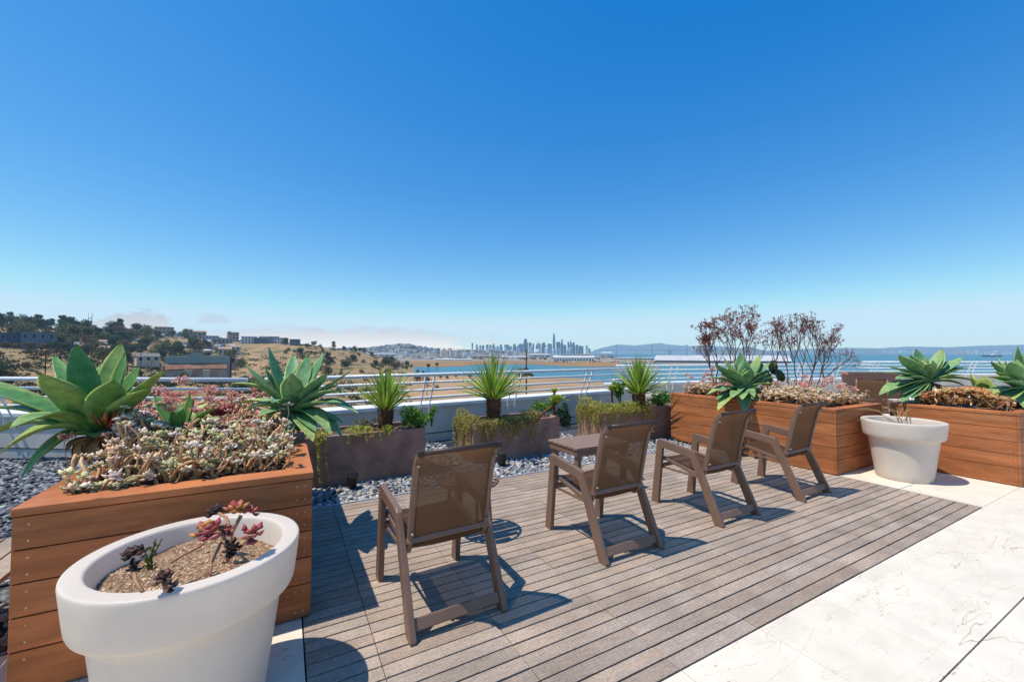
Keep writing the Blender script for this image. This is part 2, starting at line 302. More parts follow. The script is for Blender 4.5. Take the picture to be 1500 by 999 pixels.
# ------------------------------------------------------------------ wood planters
def wood_planter(label, x0, y0, x1, y1, ztop, seam=.139, soil_m=M_dsoil, rim=.13):
    t = thing('wooden_planter', label, 'planter', ((x0+x1)/2, (y0+y1)/2, 0))
    ox, oy = t.location.x, t.location.y
    zs = [ztop-.036]
    while zs[-1] > .07: zs.append(zs[-1]-seam)
    zs[-1] = .006
    def panel(a, b, n, ends):                     # boards between points a,b (2D), outward normal n
        m = MB(); a = Vector((*a, 0)); b = Vector((*b, 0)); d = (b-a).normalized(); L = (b-a).length; n = Vector((*n, 0))
        M = Matrix(((d.x, n.x, 0, a.x), (d.y, n.y, 0, a.y), (0, 0, 1, 0), (0, 0, 0, 1)))
        for i in range(len(zs)-1):
            k = rnd(.82, 1.14); m.box((0, -.022, zs[i+1]+.003), (L, rnd(-.0006, .0006), zs[i]-.0022), (k, k*rnd(.97, 1.03), k), 0, M)
            hh = zs[i]-zs[i+1]
            if hh > .03:
                for e in [.05]+([L-.035, L-.075] if ends else [L-.05]):
                    for zz in ([zs[i]-.035, zs[i+1]+.035] if hh > .09 else [(zs[i]+zs[i+1])/2]):
                        c = a+d*e+n*.0012; c.z = zz; q = 8
                        m.add([c+d*(.0042*math.cos(2*math.pi*j/q))+UP*(.0042*math.sin(2*math.pi*j/q)) for j in range(q)], [tuple(range(q))], (1, 1, 1), 1)
        m.box((.01, -.045, .01), (L-.01, -.028, ztop-.04), (1, 1, 1), 2, M)
        return m.build('side_panel', [M_wood, M_screw, M_gap], t, bevel=.0025)
    X0, Y0, X1, Y1 = x0-ox, y0-oy, x1-ox, y1-oy; g = .0225
    panel((X0, Y0), (X1, Y0), (0, -1), True); panel((X1, Y1), (X0, Y1), (0, 1), True)
    panel((X0, Y1-g), (X0, Y0+g), (-1, 0), False); panel((X1, Y0+g), (X1, Y1-g), (1, 0), False)
    m = MB(); z0, z1 = ztop-.034, ztop
    for a, b, c, d in ((X0-.004, Y0-.004, X1+.004, Y0+rim), (X0-.004, Y1-rim, X1+.004, Y1+.004), (X0-.004, Y0+rim+.001, X0+rim, Y1-rim-.001), (X1-rim, Y0+rim+.001, X1+.004, Y1-rim-.001)):
        k = rnd(.98, 1.12); m.box((a, b, z0), (c, d, z1), (k, k, k))
    m.build('top_rim', M_wood, t, bevel=.003)
    m = MB(); nx, ny = 24, 24
    vs = [(X0+.05+(X1-X0-.1)*i/nx, Y0+.05+(Y1-Y0-.1)*j/ny, ztop-.05+.02*noise.noise(Vector((i*.5, j*.5, x0)))) for j in range(ny+1) for i in range(nx+1)]
    m.add(vs, [(j*(nx+1)+i, j*(nx+1)+i+1, (j+1)*(nx+1)+i+1, (j+1)*(nx+1)+i) for j in range(ny) for i in range(nx)], smooth=True); m.build('soil', soil_m, t)
    return t
LP = (-.985, 2.525, .142, 4.86); RP = (5.65, 2.44, 6.86, 4.80); QP = (6.88, 1.285, 8.25, 2.36)
tp = wood_planter('redwood board planter behind the big white pot in the left foreground', *LP, .775)
wood_planter('long redwood board planter behind the two right chairs, with the dry red shrubs', *RP, .768)
wood_planter('redwood board planter at the right edge behind the small white pot', *QP, .785)
# ------------------------------------------------------------------ brown low planters
def brown_planter(label, x0, y0, x1, y1, zt):
    t = thing('low_planter', label, 'planter', ((x0+x1)/2, (y0+y1)/2, 0)); X, Y = (x1-x0)/2, (y1-y0)/2
    m = MB(); w = .045
    o = [(-X, -Y), (X, -Y), (X, Y), (-X, Y)]; i_ = [(-X+w, -Y+w), (X-w, -Y+w), (X-w, Y-w), (-X+w, Y-w)]
    vs = [(*p, -.03) for p in o]+[(*p, zt) for p in o]+[(*p, zt) for p in i_]+[(*p, zt-.12) for p in i_]
    fs = []
    for k in range(4):
        j = (k+1) % 4; fs += [(k, j, 4+j, 4+k), (4+k, 4+j, 8+j, 8+k), (8+k, 8+j, 12+j, 12+k)]
    m.add(vs, fs); m.build('box', M_brown, t, bevel=.008)
    m = MB(); nx, ny = 20, 8
    vs = [(-X+w-.003+(2*X-2*w+.006)*i/nx, -Y+w-.003+(2*Y-2*w+.006)*j/ny, zt-.045+.03*noise.noise(Vector((i*.6, j*.6, x0)))) for j in range(ny+1) for i in range(nx+1)]
    m.add(vs, [(j*(nx+1)+i, j*(nx+1)+i+1, (j+1)*(nx+1)+i+1, (j+1)*(nx+1)+i) for j in range(ny) for i in range(nx)], smooth=True); m.build('soil', M_dsoil, t)
    return t
BP = [(.16, 4.9, 1.5, 5.5, .53), (2.165, 4.985, 3.53, 5.6, .503), (4.37, 5.03, 5.93, 5.65, .515)]
for b, s in zip(BP, ('leftmost brown painted low planter, mostly bare front face', 'middle brown painted low planter with trailing stems over its front', 'rightmost brown painted low planter, butting against the redwood planter')):
    brown_planter(s, *b)
# ------------------------------------------------------------------ white pots
def pot_profile(R, Hh, rb):
    rim = .19*Hh/.65*1.0; t = .065
    pr = [(0, 0), (rb-.02, 0), (rb-.006, .005), (rb, .018)]
    zl = Hh-rim; rl = R-.035
    pr += [(rb+(rl-.028-rb)*k/8, .018+(zl-.018)*k/8) for k in range(1, 9)]
    pr += [(rl-.022, zl+.003), (rl, zl+.004), (rl+.012, zl+.010), (rl+.017, zl+.022)]
    pr += [(rl+.018+(R-rl-.018)*k/4, zl+.022+(rim-.037)*k/4) for k in range(1, 5)]
    pr += [(R-.0005, Hh-.010), (R-.001, Hh-.006), (R-.003, Hh-.002), (R-.007, Hh), (R-.012, Hh+.0003), (R-t+.014, Hh+.0003), (R-t+.008, Hh), (R-t+.003, Hh-.003), (R-t, Hh-.008), (R-t-.003, Hh-.016), (R-t-.012, Hh-.06), (R-t-.03, Hh-.15)]
    return pr
def white_pot(label, x, y, R, Hh, rb, soil):
    t = thing('flower_pot', label, 'plant pot', (x, y, 0)); m = MB(); m.lathe(pot_profile(R, Hh, rb), (0, 0, 0), 96); m.build('pot', M_pot, t)
    m = MB(); n = 30; rr = R-.068; vs = [(0, 0, Hh-.075)]; fs = []
    for a in range(1, 11):
        for j in range(n):
            q = 2*math.pi*j/n; r_ = rr*a/10; p = (r_*math.cos(q), r_*math.sin(q)); vs.append((*p, Hh-.075-.012*(a/10)**2+.022*noise.noise(Vector((p[0]*7, p[1]*7, x)))))
    fs = [(0, 1+j, 1+(j+1) % n) for j in range(n)]
    for a in range(9):
        for j in range(n): fs.append((1+a*n+j, 1+(a+1)*n+j, 1+(a+1)*n+(j+1) % n, 1+a*n+(j+1) % n))
    m.add(vs, fs, smooth=True); m.build('soil', soil, t)
    return t
POT1 = (-.305, 2.075, .372, .65); POT2 = (6.25, 2.04, .372, .655)
p1 = white_pot('large white resin pot of gritty soil in the left foreground', POT1[0], POT1[1], POT1[2], POT1[3], .25, M_soil)
white_pot('white resin pot with dry grass between the two right planters', POT2[0], POT2[1], POT2[2], POT2[3], .25, M_dsoil)
white_pot('white rim of a pot showing behind the rightmost brown low planter', 6.55, 5.95, .36, .62, .26, M_dsoil)
mb = MB()                                         # grit on the soil of the big pot
for _ in range(9500):
    a = rnd(0, 6.28); r_ = .302*math.sqrt(rnd(0, 1)); pebble(mb, r_*math.cos(a), r_*math.sin(a), rnd(.0022, .0058)*(1.5 if rnd(0, 1) < .06 else 1), [(.62, .38, .20), (.74, .52, .32), (.34, .19, .10), (.56, .30, .16), (.80, .64, .45), (.18, .10, .06), (.5, .33, .18), (.3, .17, .09)], .571-.012*(r_/.304)**2+.022*noise.noise(Vector((r_*math.cos(a)*7, r_*math.sin(a)*7, POT1[0]))))
gg = mb.build('grit', M_peb, p1); gg['kind'] = 'stuff'
# ------------------------------------------------------------------ chairs
def make_chair(label, x, y, rz):
    t = thing('patio_chair', label, 'chair', (x, y, 0), rz, 'brown sling chairs in a row on the deck')
    wd = .55; tk = .034
    prof = [(0, .012), (.004, .0), (.074, .0), (.084, .012), (.30, .492), (.318, .503), (.585, .533), (.606, .522), (.662, .0), (.742, .0), (.668, .592), (.655, .608), (.64, .611), (.285, .571), (.262, .558)]
    for u in (0, wd-tk):
        m = MB(); m.prism(prof, u, u+tk); m.build('side_frame', M_frame, t, bevel=.005)
        for y0 in (.02, .68):
            m = MB(); m.box((u+.006, y0, -.0), (u+tk-.006, y0+.045, .012)); o = m.build('foot_glide', M_dark, t, bevel=.002); o.location.z = -.0005
    sp = [(.70, .385), (.69, .418), (.665, .432), (.60, .428), (.50, .410), (.40, .388), (.30, .365), (.25, .360), (.215, .372), (.197, .405), (.185, .46), (.168, .54), (.146, .64), (.122, .74), (.100, .82), (.080, .868), (.052, .900), (.022, .916)]
    # smooth the profile
    def smooth(p):
        q = [p[0]]
        for a, b in zip(p, p[1:]): q += [((a[0]*.75+b[0]*.25), (a[1]*.75+b[1]*.25)), ((a[0]*.25+b[0]*.75), (a[1]*.25+b[1]*.75))]
        return q+[p[-1]]
    sp2 = smooth(sp)
    m = MB(); n = len(sp2); nu = 6; vs = []
    for y, z in sp2:
        for i in range(nu+1):
            s = i/nu*2-1; vs.append((.064+(wd-.128)*i/nu, y+.008*(1-s*s) if z > .5 else y, z-.012*(1-s*s) if z <= .5 else z))
    m.add(vs, [(k*(nu+1)+i, k*(nu+1)+i+1, (k+1)*(nu+1)+i+1, (k+1)*(nu+1)+i) for k in range(n-1) for i in range(nu)], smooth=True)
    m.build('sling', M_sling, t)
    for u in (.052, wd-.052):
        m = MB(); vs = []
        for k, (y, z) in enumerate(sp2):
            a = Vector((0, *sp2[max(0, k-1)])); b = Vector((0, *sp2[min(n-1, k+1)])); tn = (b-a).normalized(); nn = tn.cross(Vector((1, 0, 0)))
            for du, dn in ((-.013, -.019), (.013, -.019), (.013, .014), (-.013, .014)): vs.append(Vector((u+du, y, z))+nn*dn)
        m.add(vs, [(k*4+j, k*4+(j+1) % 4, (k+1)*4+(j+1) % 4, (k+1)*4+j) for k in range(n-1) for j in range(4)]+[(0, 1, 2, 3), (4*n-1, 4*n-2, 4*n-3, 4*n-4)])
        m.build('sling_rail', M_frame, t, bevel=.004)
        m = MB(); m.box((u-.016, .004, .906), (u+.016, .026, .932)); m.build('end_cap', M_dark, t, bevel=.004)
        for zz, yy in ((.845, .07), (.47, .165)): m = MB(); m.tube([(u, yy-.006, zz), (u, yy-.028, zz+.004)], .007, 8); m.build('bolt', mat('bolt_metal', (.3, .24, .2), .3), t)
    m = MB(); m.tube([(.066, .016, .920), (wd-.066, .016, .920)], .014, 10); m.build('top_bar', mat('dark_brown_metal', (.06, .035, .025), .4), t)
    M = Matrix.Translation((0, .198, .418)) @ Matrix.Rotation(-.42, 4, 'X')
    m = MB(); m.box((tk-.001, -.034, -.014), (wd-tk+.001, .034, .014), M=M); m.build('crossbar', M_frame, t, bevel=.004)
    m = MB(); m.box((tk-.001, .605, .352), (wd-tk+.001, .64, .378)); m.build('crossbar', M_frame, t, bevel=.004)
    M = Matrix.Translation((0, .058, .062)) @ Matrix.Rotation(-.42, 4, 'X')
    m = MB(); m.box((tk-.001, -.016, -.028), (wd-tk+.001, .012, .028), M=M); m.build('stretcher', M_frame, t, bevel=.004)
    for u in (tk+.001, wd-tk-.013):
        m = MB(); m.box((u, .24, .335), (u+.012, .64, .352)); m.build('seat_support', M_frame, t, bevel=.002)
    return t
ch = make_chair('brown sling chair nearest the camera, front left of the row', .552, 2.03, .035)
dup(ch, (1.895, 2.15, 0), .0, 'second brown sling chair, standing in front of the slatted side table')
dup(ch, (3.145, 2.165, 0), .015, 'third brown sling chair, just left of the one beside the redwood planter')
dup(ch, (4.365, 2.15, 0), .03, 'farthest brown sling chair, right end of the row beside the redwood planter')
dup(ch, (10.02, 3.42, 0), 1.93, 'brown sling chair turned towards the camera, seen in the gap between the two right planters')
# ------------------------------------------------------------------ tables
def table(label, x0, y0, x1, y1, zt, ns):
    t = thing('side_table', label, 'table', ((x0+x1)/2, (y0+y1)/2, 0)); X, Y = (x1-x0)/2, (y1-y0)/2; p = 2*Y/ns
    m = MB()
    for k in range(ns): m.box((-X, -Y+p*k+.003, zt-.022), (X, -Y+p*(k+1)-.003, zt))
    m.build('table_top', M_teak, t, bevel=.003)
    m = MB(); w = .02
    for a, b, c, d in ((-X+.012, -Y+.012, X-.012, -Y+.012+w), (-X+.012, Y-.012-w, X-.012, Y-.012), (-X+.012, -Y+.033, -X+.012+w, Y-.033), (X-.012-w, -Y+.033, X-.012, Y-.033)): m.box((a, b, zt-.085), (c, d, zt-.023))
    m.build('apron', M_frame, t, bevel=.002)
    for sx in (-1, 1):
        for sy in (-1, 1):
            m = MB(); cx, cy = sx*(X-.058), sy*(Y-.058); m.box((cx-.025, cy-.025, 0), (cx+.025, cy+.025, zt-.024)); m.build('leg', M_frame, t, bevel=.003)
    return t
table('brown slatted side table beside the second chair', 2.49, 3.235, 3.2, 3.74, .50, 6)
t = thing('round_table', 'small round slatted table hidden behind the nearest chair back', 'table', (1.30, 3.08, 0)); m = MB(); rr = .23
for k in range(7):
    y0 = -rr+2*rr/7*k+.005; y1 = y0+2*rr/7-.01; ym = max(abs(y0), abs(y1)); hx = math.sqrt(max(.004, rr*rr-ym*ym)); m.box((-hx, y0, .405), (hx, y1, .425))
m.build('table_top', M_teak, t, bevel=.003); m = MB(); m.tube([(rr*math.cos(i*math.pi/16), rr*math.sin(i*math.pi/16), .41) for i in range(33)], .012, 6); m.build('rim', M_frame, t)
for a in (.8, 2.4, 3.9, 5.5):
    m = MB(); m.tube([(.16*math.cos(a), .16*math.sin(a), .404), (.19*math.cos(a), .19*math.sin(a), 0)], .013, 8); m.build('leg', M_frame, t)
# slatted bench left of the planter
t = thing('slatted_bench', 'low slatted lounger mostly cut off by the left frame edge', 'bench', (-1.575, 2.95, 0)); m = MB()
for k in range(10): m.box((-.75+.118*k, -.6, .34), (-.75+.118*k+.108, .55, .365))
m.build('seat', M_deck, t, bevel=.003); 
for y in (-.58, .5): m = MB(); m.box((-.75, y, .26), (.42, y+.04, .338)); m.build('cross_rail', mat('dark_brown_metal', (.06, .035, .025), .4), t, bevel=.003)
for x in (-.7, .37):
    for y in (-.5, .44): m = MB(); m.box((x, y, 0), (x+.045, y+.05, .259)); m.build('leg', MATS['dark_brown_metal'], t, bevel=.003)
# loungers behind the right planters
def loveseat(label, x, y, rz):
    t = thing('outdoor_sofa', label, 'sofa', (x, y, 0), rz); w = .66
    m = MB(); M = Matrix.Translation((0, .42, .42)) @ Matrix.Rotation(-.25, 4, 'X'); m.box((-w, -.02, 0), (w, .02, .60), M=M); m.build('backrest', mat('brown_wicker', (.15, .085, .06), .6, scale=90, var=.3), t, bevel=.02)
    m = MB(); m.prism([(-.45, .40), (-.42, .46), (-.3, .48), (.35, .40), (.35, .32), (-.42, .34)], -w+.1, w-.1); m.build('seat', mat('tan_sling', (.36, .22, .15), .6), t, bevel=.02)
    for s in (-1, 1):
        m = MB(); m.prism([(-.45, 0), (-.38, 0), (-.36, .52), (.36, .56), (.42, 0), (.49, 0), (.45, .62), (-.42, .58)], s*w-.03, s*w+.03); m.build('side_frame', M_frame, t, bevel=.005)
    return t
# a backrest is seen over the corner between the right planters
loveseat('brown outdoor sofa seen between the two right redwood planters', 11.3, 3.82, -.5)
# ------------------------------------------------------------------ uplights
def uplight(label, x, y, rz, tilt):
    t = thing('spotlight', label, 'spotlight', (x, y, -.01), rz); m = MB()
    pr = [(0, 0), (.045, 0), (.052, .01), (.058, .13), (.060, .135), (.054, .135), (.05, .1), (0, .095)]
    m.lathe(pr, (0, 0, 0), 24); o = m.build('housing', M_dark, t); o.rotation_euler = (tilt, 0, 0); o.location = (0, 0, .02)
    m = MB(); m.prism([(-.03, .14), (.062, .13), (.062, .16), (.02, .185)], -.045, .045); q = m.build('hood', M_dark, t, bevel=.004); q.rotation_euler = (tilt, 0, 0)
    m = MB(); m.tube([(0, 0, -.02), (0, 0, .035)], .015, 8); m.build('stake', M_dark, t); return t
uplight('black garden spotlight in the pebbles before the leftmost brown planter', .64, 4.72, .2, .3)
uplight('black garden spotlight in the pebbles before the middle brown planter', 2.43, 4.70, -.5, -.35)
# ------------------------------------------------------------------ parapet walls and railings
def seg(p0, p1):
    p0, p1 = Vector((*p0, 0)), Vector((*p1, 0)); d = (p1-p0).normalized(); n = Vector((d.y, -d.x, 0))
    return p0, p1, d, n, (p1-p0).length
def parapet(label, p0, p1, zc=.60, zb=-.5, th=.32):
    p0, p1, d, n, L = seg(p0, p1); t = thing('parapet_wall', label, 'wall', p0, math.atan2(d.y, d.x))
    m = MB(); m.box((0, 0, zb), (L, th, zc-.06)); m.build('wall', M_wall, t)
    m = MB(); m.box((-.01, -.035, zc-.06), (L+.01, th+.04, zc)); m.build('coping', M_cap, t, bevel=.008)
    m = MB(); m.box((0, -.006, .10), (L, .0, .113)); m.build('wall_joint', M_dark, t)
    return t
def railing(label, p0, p1, posts, zc=.60, lean=.26, ztop=1.09, dx=.15, ends=(0, 0)):
    p0, p1, d, n, L = seg(p0, p1); t = thing('railing', label, 'railing', p0, math.atan2(d.y, d.x))
    off = lambda z: -.045-lean*max(0, (z-.5)/(ztop-.5))
    for z, r in ((ztop, .027), (ztop-.125, .019), (ztop-.25, .019), (ztop-.375, .019)):
        y = off(z); m = MB(); a, b = ends[0]*y, L+ends[1]*y; m.tube([(a, y, z), (a+(b-a)*.5, y, z), (b, y, z)], r, 12); m.build('rail', M_white_metal, t)
    for s in posts:
        for q in ((-dx/2, dx/2) if dx else (0,)):
            m = MB(); pr = []
            for z, w in ((.40, .03), (ztop-.02, .022)): pr.append((off(z)-w, z)); pr.append((off(z)+w, z))
            pr = [(-.045-.012, .38), (-.012+.006, .38), (off(ztop)+.024, ztop-.012), (off(ztop)-.024, ztop-.012), (-.07, .52)]
            m.prism(pr, s+q-.009, s+q+.009); m.build('post', M_white_metal, t, bevel=.002)
            m = MB(); m.tube([(s+q+.02, -.002, .46), (s+q+.02, -.014, .46)], .008, 6); m.build('bolt', mat('bolt_metal', (.3, .24, .2), .3), t)
    return t
A0, A1 = (-.25, 6.45), (7.7, 7.20); D0 = (-5.9, 10.1)
parapet('pale parapet wall behind the three brown low planters', A0, A1); parapet('pale parapet wall running off behind the left planter', D0, A0, zc=.597)
railing('white leaning railing on the parapet behind the brown planters', A0, A1, [2.25, 3.95, 5.75, 7.5])
railing('white leaning railing at the left, behind the big agave', D0, A0, [1.2, 3.1, 5.0])
B0, B1 = (7.9, 8.75), (17.5, 6.75); C0, C1 = (20.5, 8.1), (33, 1.5)
parapet('far parapet wall behind the long redwood planter', B0, B1, zc=.595); railing('far white railing behind the dry red shrubs', B0, B1, [.3, 1.9, 3.5, 5.1, 6.7, 8.3], dx=.2)
parapet('farthest parapet wall at the right, above the bay', C0, C1, zc=.593); railing('farthest white railing at the right, in front of the bay', C0, C1, [.6, 2.6, 4.6, 6.6, 8.6, 10.6, 12.6], dx=.2)
# ================================================================== PLANTS
def leaf(mb, B, K, T, w, axis, fold=.35, th=.010, yel=0, n=14, base=.55, wide=.55, Tt=None):
    """one thick channelled leaf along a curve B-K-T"""
    B, K, T = Vector(B), Vector(K), Vector(T); pts = []
    for i in range(n+1):
        t = i/n; pts.append(B*(1-t)**2+K*(2*t*(1-t))+T*t*t)
    vs = []; cs = []; prevS = None
    rad = Vector((T.x-axis.x, T.y-axis.y, 0))
    rad = rad.normalized() if rad.length > 1e-4 else Vector((1, 0, 0))
    SS = (-1, -.82, -.45, 0, .45, .82, 1)
    ph = rnd(0, 6)
    for i, p in enumerate(pts):
        t = i/n; tg = (pts[min(i+1, n)]-pts[max(i-1, 0)]).normalized()
        nh = UP*.8-rad*.75; nn = nh-tg*nh.dot(tg)
        nn.normalize(); S = tg.cross(nn)
        if prevS is not None and S.dot(prevS) < 0: S = -S; nn = S.cross(tg)
        prevS = S
        if t < wide: f = base+(1-base)*math.sin(t/wide*math.pi/2)
        else:
            q = (t-wide)/(1-wide); f = max(.0, (1-q**2.1))*(1-.12*q)
        hw = w*.5*f+.0008; fo = fold*(1-.55*t)*hw
        wav = .05*hw*math.sin(t*9+ph)
        for s in SS: vs.append(p+S*(hw*s)+nn*(fo*s*s+wav*s)); cs.append((abs(s), t, yel))
        tk = th*(1-.75*t)*min(1, f*1.3)
        for s in (.6, 0, -.6): vs.append(p+S*(hw*s)+nn*(fo*s*s*1.0-tk)); cs.append((abs(s), t, yel))
    m = 10; fs = [(i*m+j, i*m+(j+1) % m, (i+1)*m+(j+1) % m, (i+1)*m+j) for i in range(n) for j in range(m)]
    fs.append(tuple(n*m+j for j in range(m)))
    mb.add(vs, fs, smooth=True, cols=cs)
def agave(label, hx, hy, d, leaves, m, soil_z, w=.15, name='agave', bx=None, fill=0, extra_low=0, stem_r=.05, group=None):
    heart = W(hx, hy, d); base = Vector((*(bx or (heart.x, heart.y)), soil_z))
    t = thing(name, label, 'agave', base, group=group)
    mb = MB(); fw = Vector((-F0.x, -F0.y, 0)); px = d/FP
    if fill:                              # younger leaves between the large ones
        sl = sorted(leaves, key=lambda q: math.atan2(q[1]-hy, q[0]-hx)); ex = []
        for a, b in zip(sl, sl[1:]):
            ang = abs(math.atan2(b[1]-hy, b[0]-hx)-math.atan2(a[1]-hy, a[0]-hx))
            if .18 < ang < .9: k = rnd(.74, .9); ex.append((hx+((a[0]+b[0])/2-hx)*k, hy+((a[1]+b[1])/2-hy)*k-1, (a[2]+b[2])/2+rnd(-.12, .14), .05, .85, rnd(.2, .7)))
        leaves = list(leaves)+ex
    for lf in leaves:
        tx, ty, tow = lf[:3]; ar = lf[3] if len(lf) > 3 else .06; ww = (lf[4] if len(lf) > 4 else 1)*w; ye = lf[5] if len(lf) > 5 else rnd(.1, .55)
        T = W(tx, ty, d-tow); D = T-heart; L = D.length
        out = Vector((D.x, D.y, 0)); out = out.normalized() if out.length > .02 else fw
        B = heart+out*.02-UP*.035*(1 if D.z < .2 else .2)
        K = heart+D*.5+UP*(ar if D.z < .25 else ar*.3)+out*(.0 if D.z < .25 else .05)
        leaf(mb, B-base, K-base, T-base, ww, heart-base, yel=ye, th=.016*ww/.13)
    mb.build('leaves', m, t)
    if stem_r > .04:
        mb = MB()
        for i in range(5):
            a = rnd(0, 6.28); o = Vector((math.cos(a), math.sin(a), 0)); h0 = heart-base-UP*.07; T = h0+o*rnd(.10, .2)*d/3-UP*min(h0.z+.0, rnd(.06, .22)*d/3)
            leaf(mb, h0, h0+o*.12*d/3+UP*.02, T, ww*.55, h0, yel=0, n=8, th=.004, fold=.7)
        mb.build('dry_leaves', mat('dry_leaf', (.42, .28, .13), .8, scale=14, col2=(.22, .13, .06)), t)
    mb = MB(); hb = heart-base; hb.z = max(.02, hb.z); mb.tube([(0, 0, -.03), hb*.5-UP*.02, hb], [stem_r*1.1, stem_r, stem_r*1.15], 10, (1, .9, .8)); mb.build('trunk', M_bark, t)
    return t
A1L = [(111,503,-.02,.05,1.2,.2),(177,501,-.30,.05,.95,.6),(183,516,-.12,.05,1.05,.3),(204,535,-.22,.06,.9,.3),(243,541,-.02,.07,.95,.75),(222,568,.12,.10,1.1,.5),
       (168,557,.26,.10,1.15,.4),(60,546,.34,.12,1.45,.6),(-22,563,.10,.10,1.25,.3),(-30,552,-.25,.06,.9,.5),(17,628,.40,.17,1.15,.55),(-24,600,.1,.12,1.1,.3),
       (-4,672,.30,.20,1.15,.8),(36,701,.28,.17,1.0,.2),(-14,640,.02,.16,1.0,.7),(78,518,-.38,.03,.7,.1),(142,640,.20,.02,.55,.8),(134,600,.05,.03,.55,.2),(120,580,.06,.02,.5,.1),(152,530,-.42,.05,.8,.1),(20,590,-.4,.1,.9,.3)]
agave('largest agave, broad green leaves spilling over the left end of the left planter', 144, 626, 2.62, A1L, M_agave, .74, .155, bx=(-.86, 3.5))
A2L = [(393,507,.02,.05,1.05,.1),(358,533,.12,.10,1.0,.3),(339,562,.18,.12,1.0,.75),(352,606,.22,.12,.95,1.0),(348,592,-.12,.10,.9,.9),(384,622,.30,.12,.75,.8),(452,519,-.22,.03,1.0,.2),(475,515,-.18,.03,1.15,.15),
       (428,547,.26,.06,1.1,.5),(481,545,.12,.08,1.1,.3),(518,541,-.10,.07,1.05,.5),(512,573,.12,.10,1.05,.2),(527,606,.16,.16,1.1,.5),(488,638,.30,.16,.95,.6),(504,641,.18,.17,.9,.2),(461,647,.36,.10,1.0,.7),(419,553,.10,.02,.5,.1),(438,585,.12,.02,.5,.6),(424,640,.34,.08,.8,.3),(430,518,-.4,.03,.9,.1),(400,590,.34,.1,.9,.3)]
agave('blue green agave leaning over the right edge of the left planter', 429, 598, 3.25, A2L, M_agave2, .73, .14, fill=1, bx=(.0, 3.62))
ASL = [(228,580,-.08,.03,1.05,.1),(279,574,-.05,.02,1.05,.2),(257,585,-.16,.02,.9,.4),(328,595,-.02,.05,.95,.5),(322,612,.08,.06,.9,.6),(334,641,.14,.10,.8,1.0),(328,624,.0,.08,.8,.8),(307,590,-.2,.05,.8,.9),(204,624,.05,.06,.95,.1),(198,612,-.12,.05,.9,.1),(213,637,.14,.05,.9,.3),(270,598,.06,.02,.6,.1),(300,640,.2,.05,.8,.5),(256,602,.12,.02,.6,.2)]
agave('small young agave among the pale succulents in the middle of the left planter', 264, 632, 2.76, ASL, M_agave, .74, .10, stem_r=.03)
AML = [(1059,522,-.2,.03,1.0,.7),(1084,516,-.15,.02,1.05,.3),(1113,520,-.12,.02,1.05,.6),(1047,533,.2,.04,1.25,.2),(1128,530,-.02,.05,1.1,.4),(1091,526,.12,.02,1.15,.1),(1036,553,.1,.08,1.1,.3),(1034,578,.2,.1,1.0,.8),(1051,573,.3,.06,.8,.2),(1049,602,.4,.14,1.05,.8),(1090,604,.45,.1,1.1,.3),(1110,602,.36,.12,1.2,.3),(1104,582,.4,.08,.8,.5),(1140,566,.15,.1,1.05,.7),(1138,552,-.05,.06,1.0,.9),(1082,575,.4,.06,.6,.2),(1126,547,.1,.06,1.0,.2),(1066,540,.3,.04,1.2,.2),(1100,540,.28,.04,1.0,.1)]
agave('agave draped over the front rim of the long redwood planter, before the dry shrubs', 1088, 566, 6.05, AML, M_agave2, .73, .165, fill=1)
ARL = [(1317,520,.12,.03,1.35,.3),(1342,511,-.15,.02,1.15,.4),(1380,511,-.1,.02,1.0,.6),(1296,537,-.1,.05,.95,.5),(1291,546,.05,.06,1.0,.2),(1285,579,.25,.12,1.25,.6),(1297,583,.2,.1,.9,.8),(1409,523,-.05,.04,1.1,.5),(1420,539,.05,.08,1.1,.3),(1382,524,.12,.03,.9,.1),(1427,559,.15,.1,1.0,.8),(1318,590,.32,.1,1.0,.4),(1340,592,.32,.08,.8,.3),(1416,568,.22,.1,1.0,.6),(1356,535,.2,.02,.9,.2),(1310,556,.25,.08,1.0,.1),(1366,528,.1,.02,.8,.1)]
agave('agave at the left end of the right edge planter, above the small white pot', 1358, 556, 5.55, ARL, M_agave2, .745, .175, fill=1)
AQL = [(1451,529,-.05,.04,1.0,.3),(1458,520,-.15,.03,1.0,.5),(1491,506,-.02,.02,1.2,.4),(1438,552,.05,.08,1.0,.8),(1438,582,.2,.08,.9,.9),(1470,592,.3,.08,.9,.9),(1520,520,0,.03,1.1,.3),(1545,545,0,.06,1.1,.5),(1540,580,.2,.1,1.1,.4),(1500,600,.35,.08,1.0,.5),(1480,530,.2,.03,1.0,.2),(1460,560,.25,.08,1.0,.4),(1516,505,-.2,.02,1,.4),(1555,565,0,.08,1,.6)]
agave('agave cut off by the right frame edge in the right planter', 1495, 566, 5.0, AQL, M_agave2, .745, .175, fill=1)
APL = [(1421,546,-.05,.02,1,.9),(1440,552,-.02,.02,1,.9),(1428,586,.12,.04,.9,.4),(1460,578,.1,.05,1,.9),(1447,590,.18,.04,.9,.9),(1412,572,.08,.04,.9,.7),(1456,562,-.05,.03,.8,.6),(1436,560,.1,.02,.8,.7)]
agave('small yellow green agave pup between the two big agaves of the right planter', 1438, 576, 5.2, APL, M_agave, .745, .15, stem_r=.03)
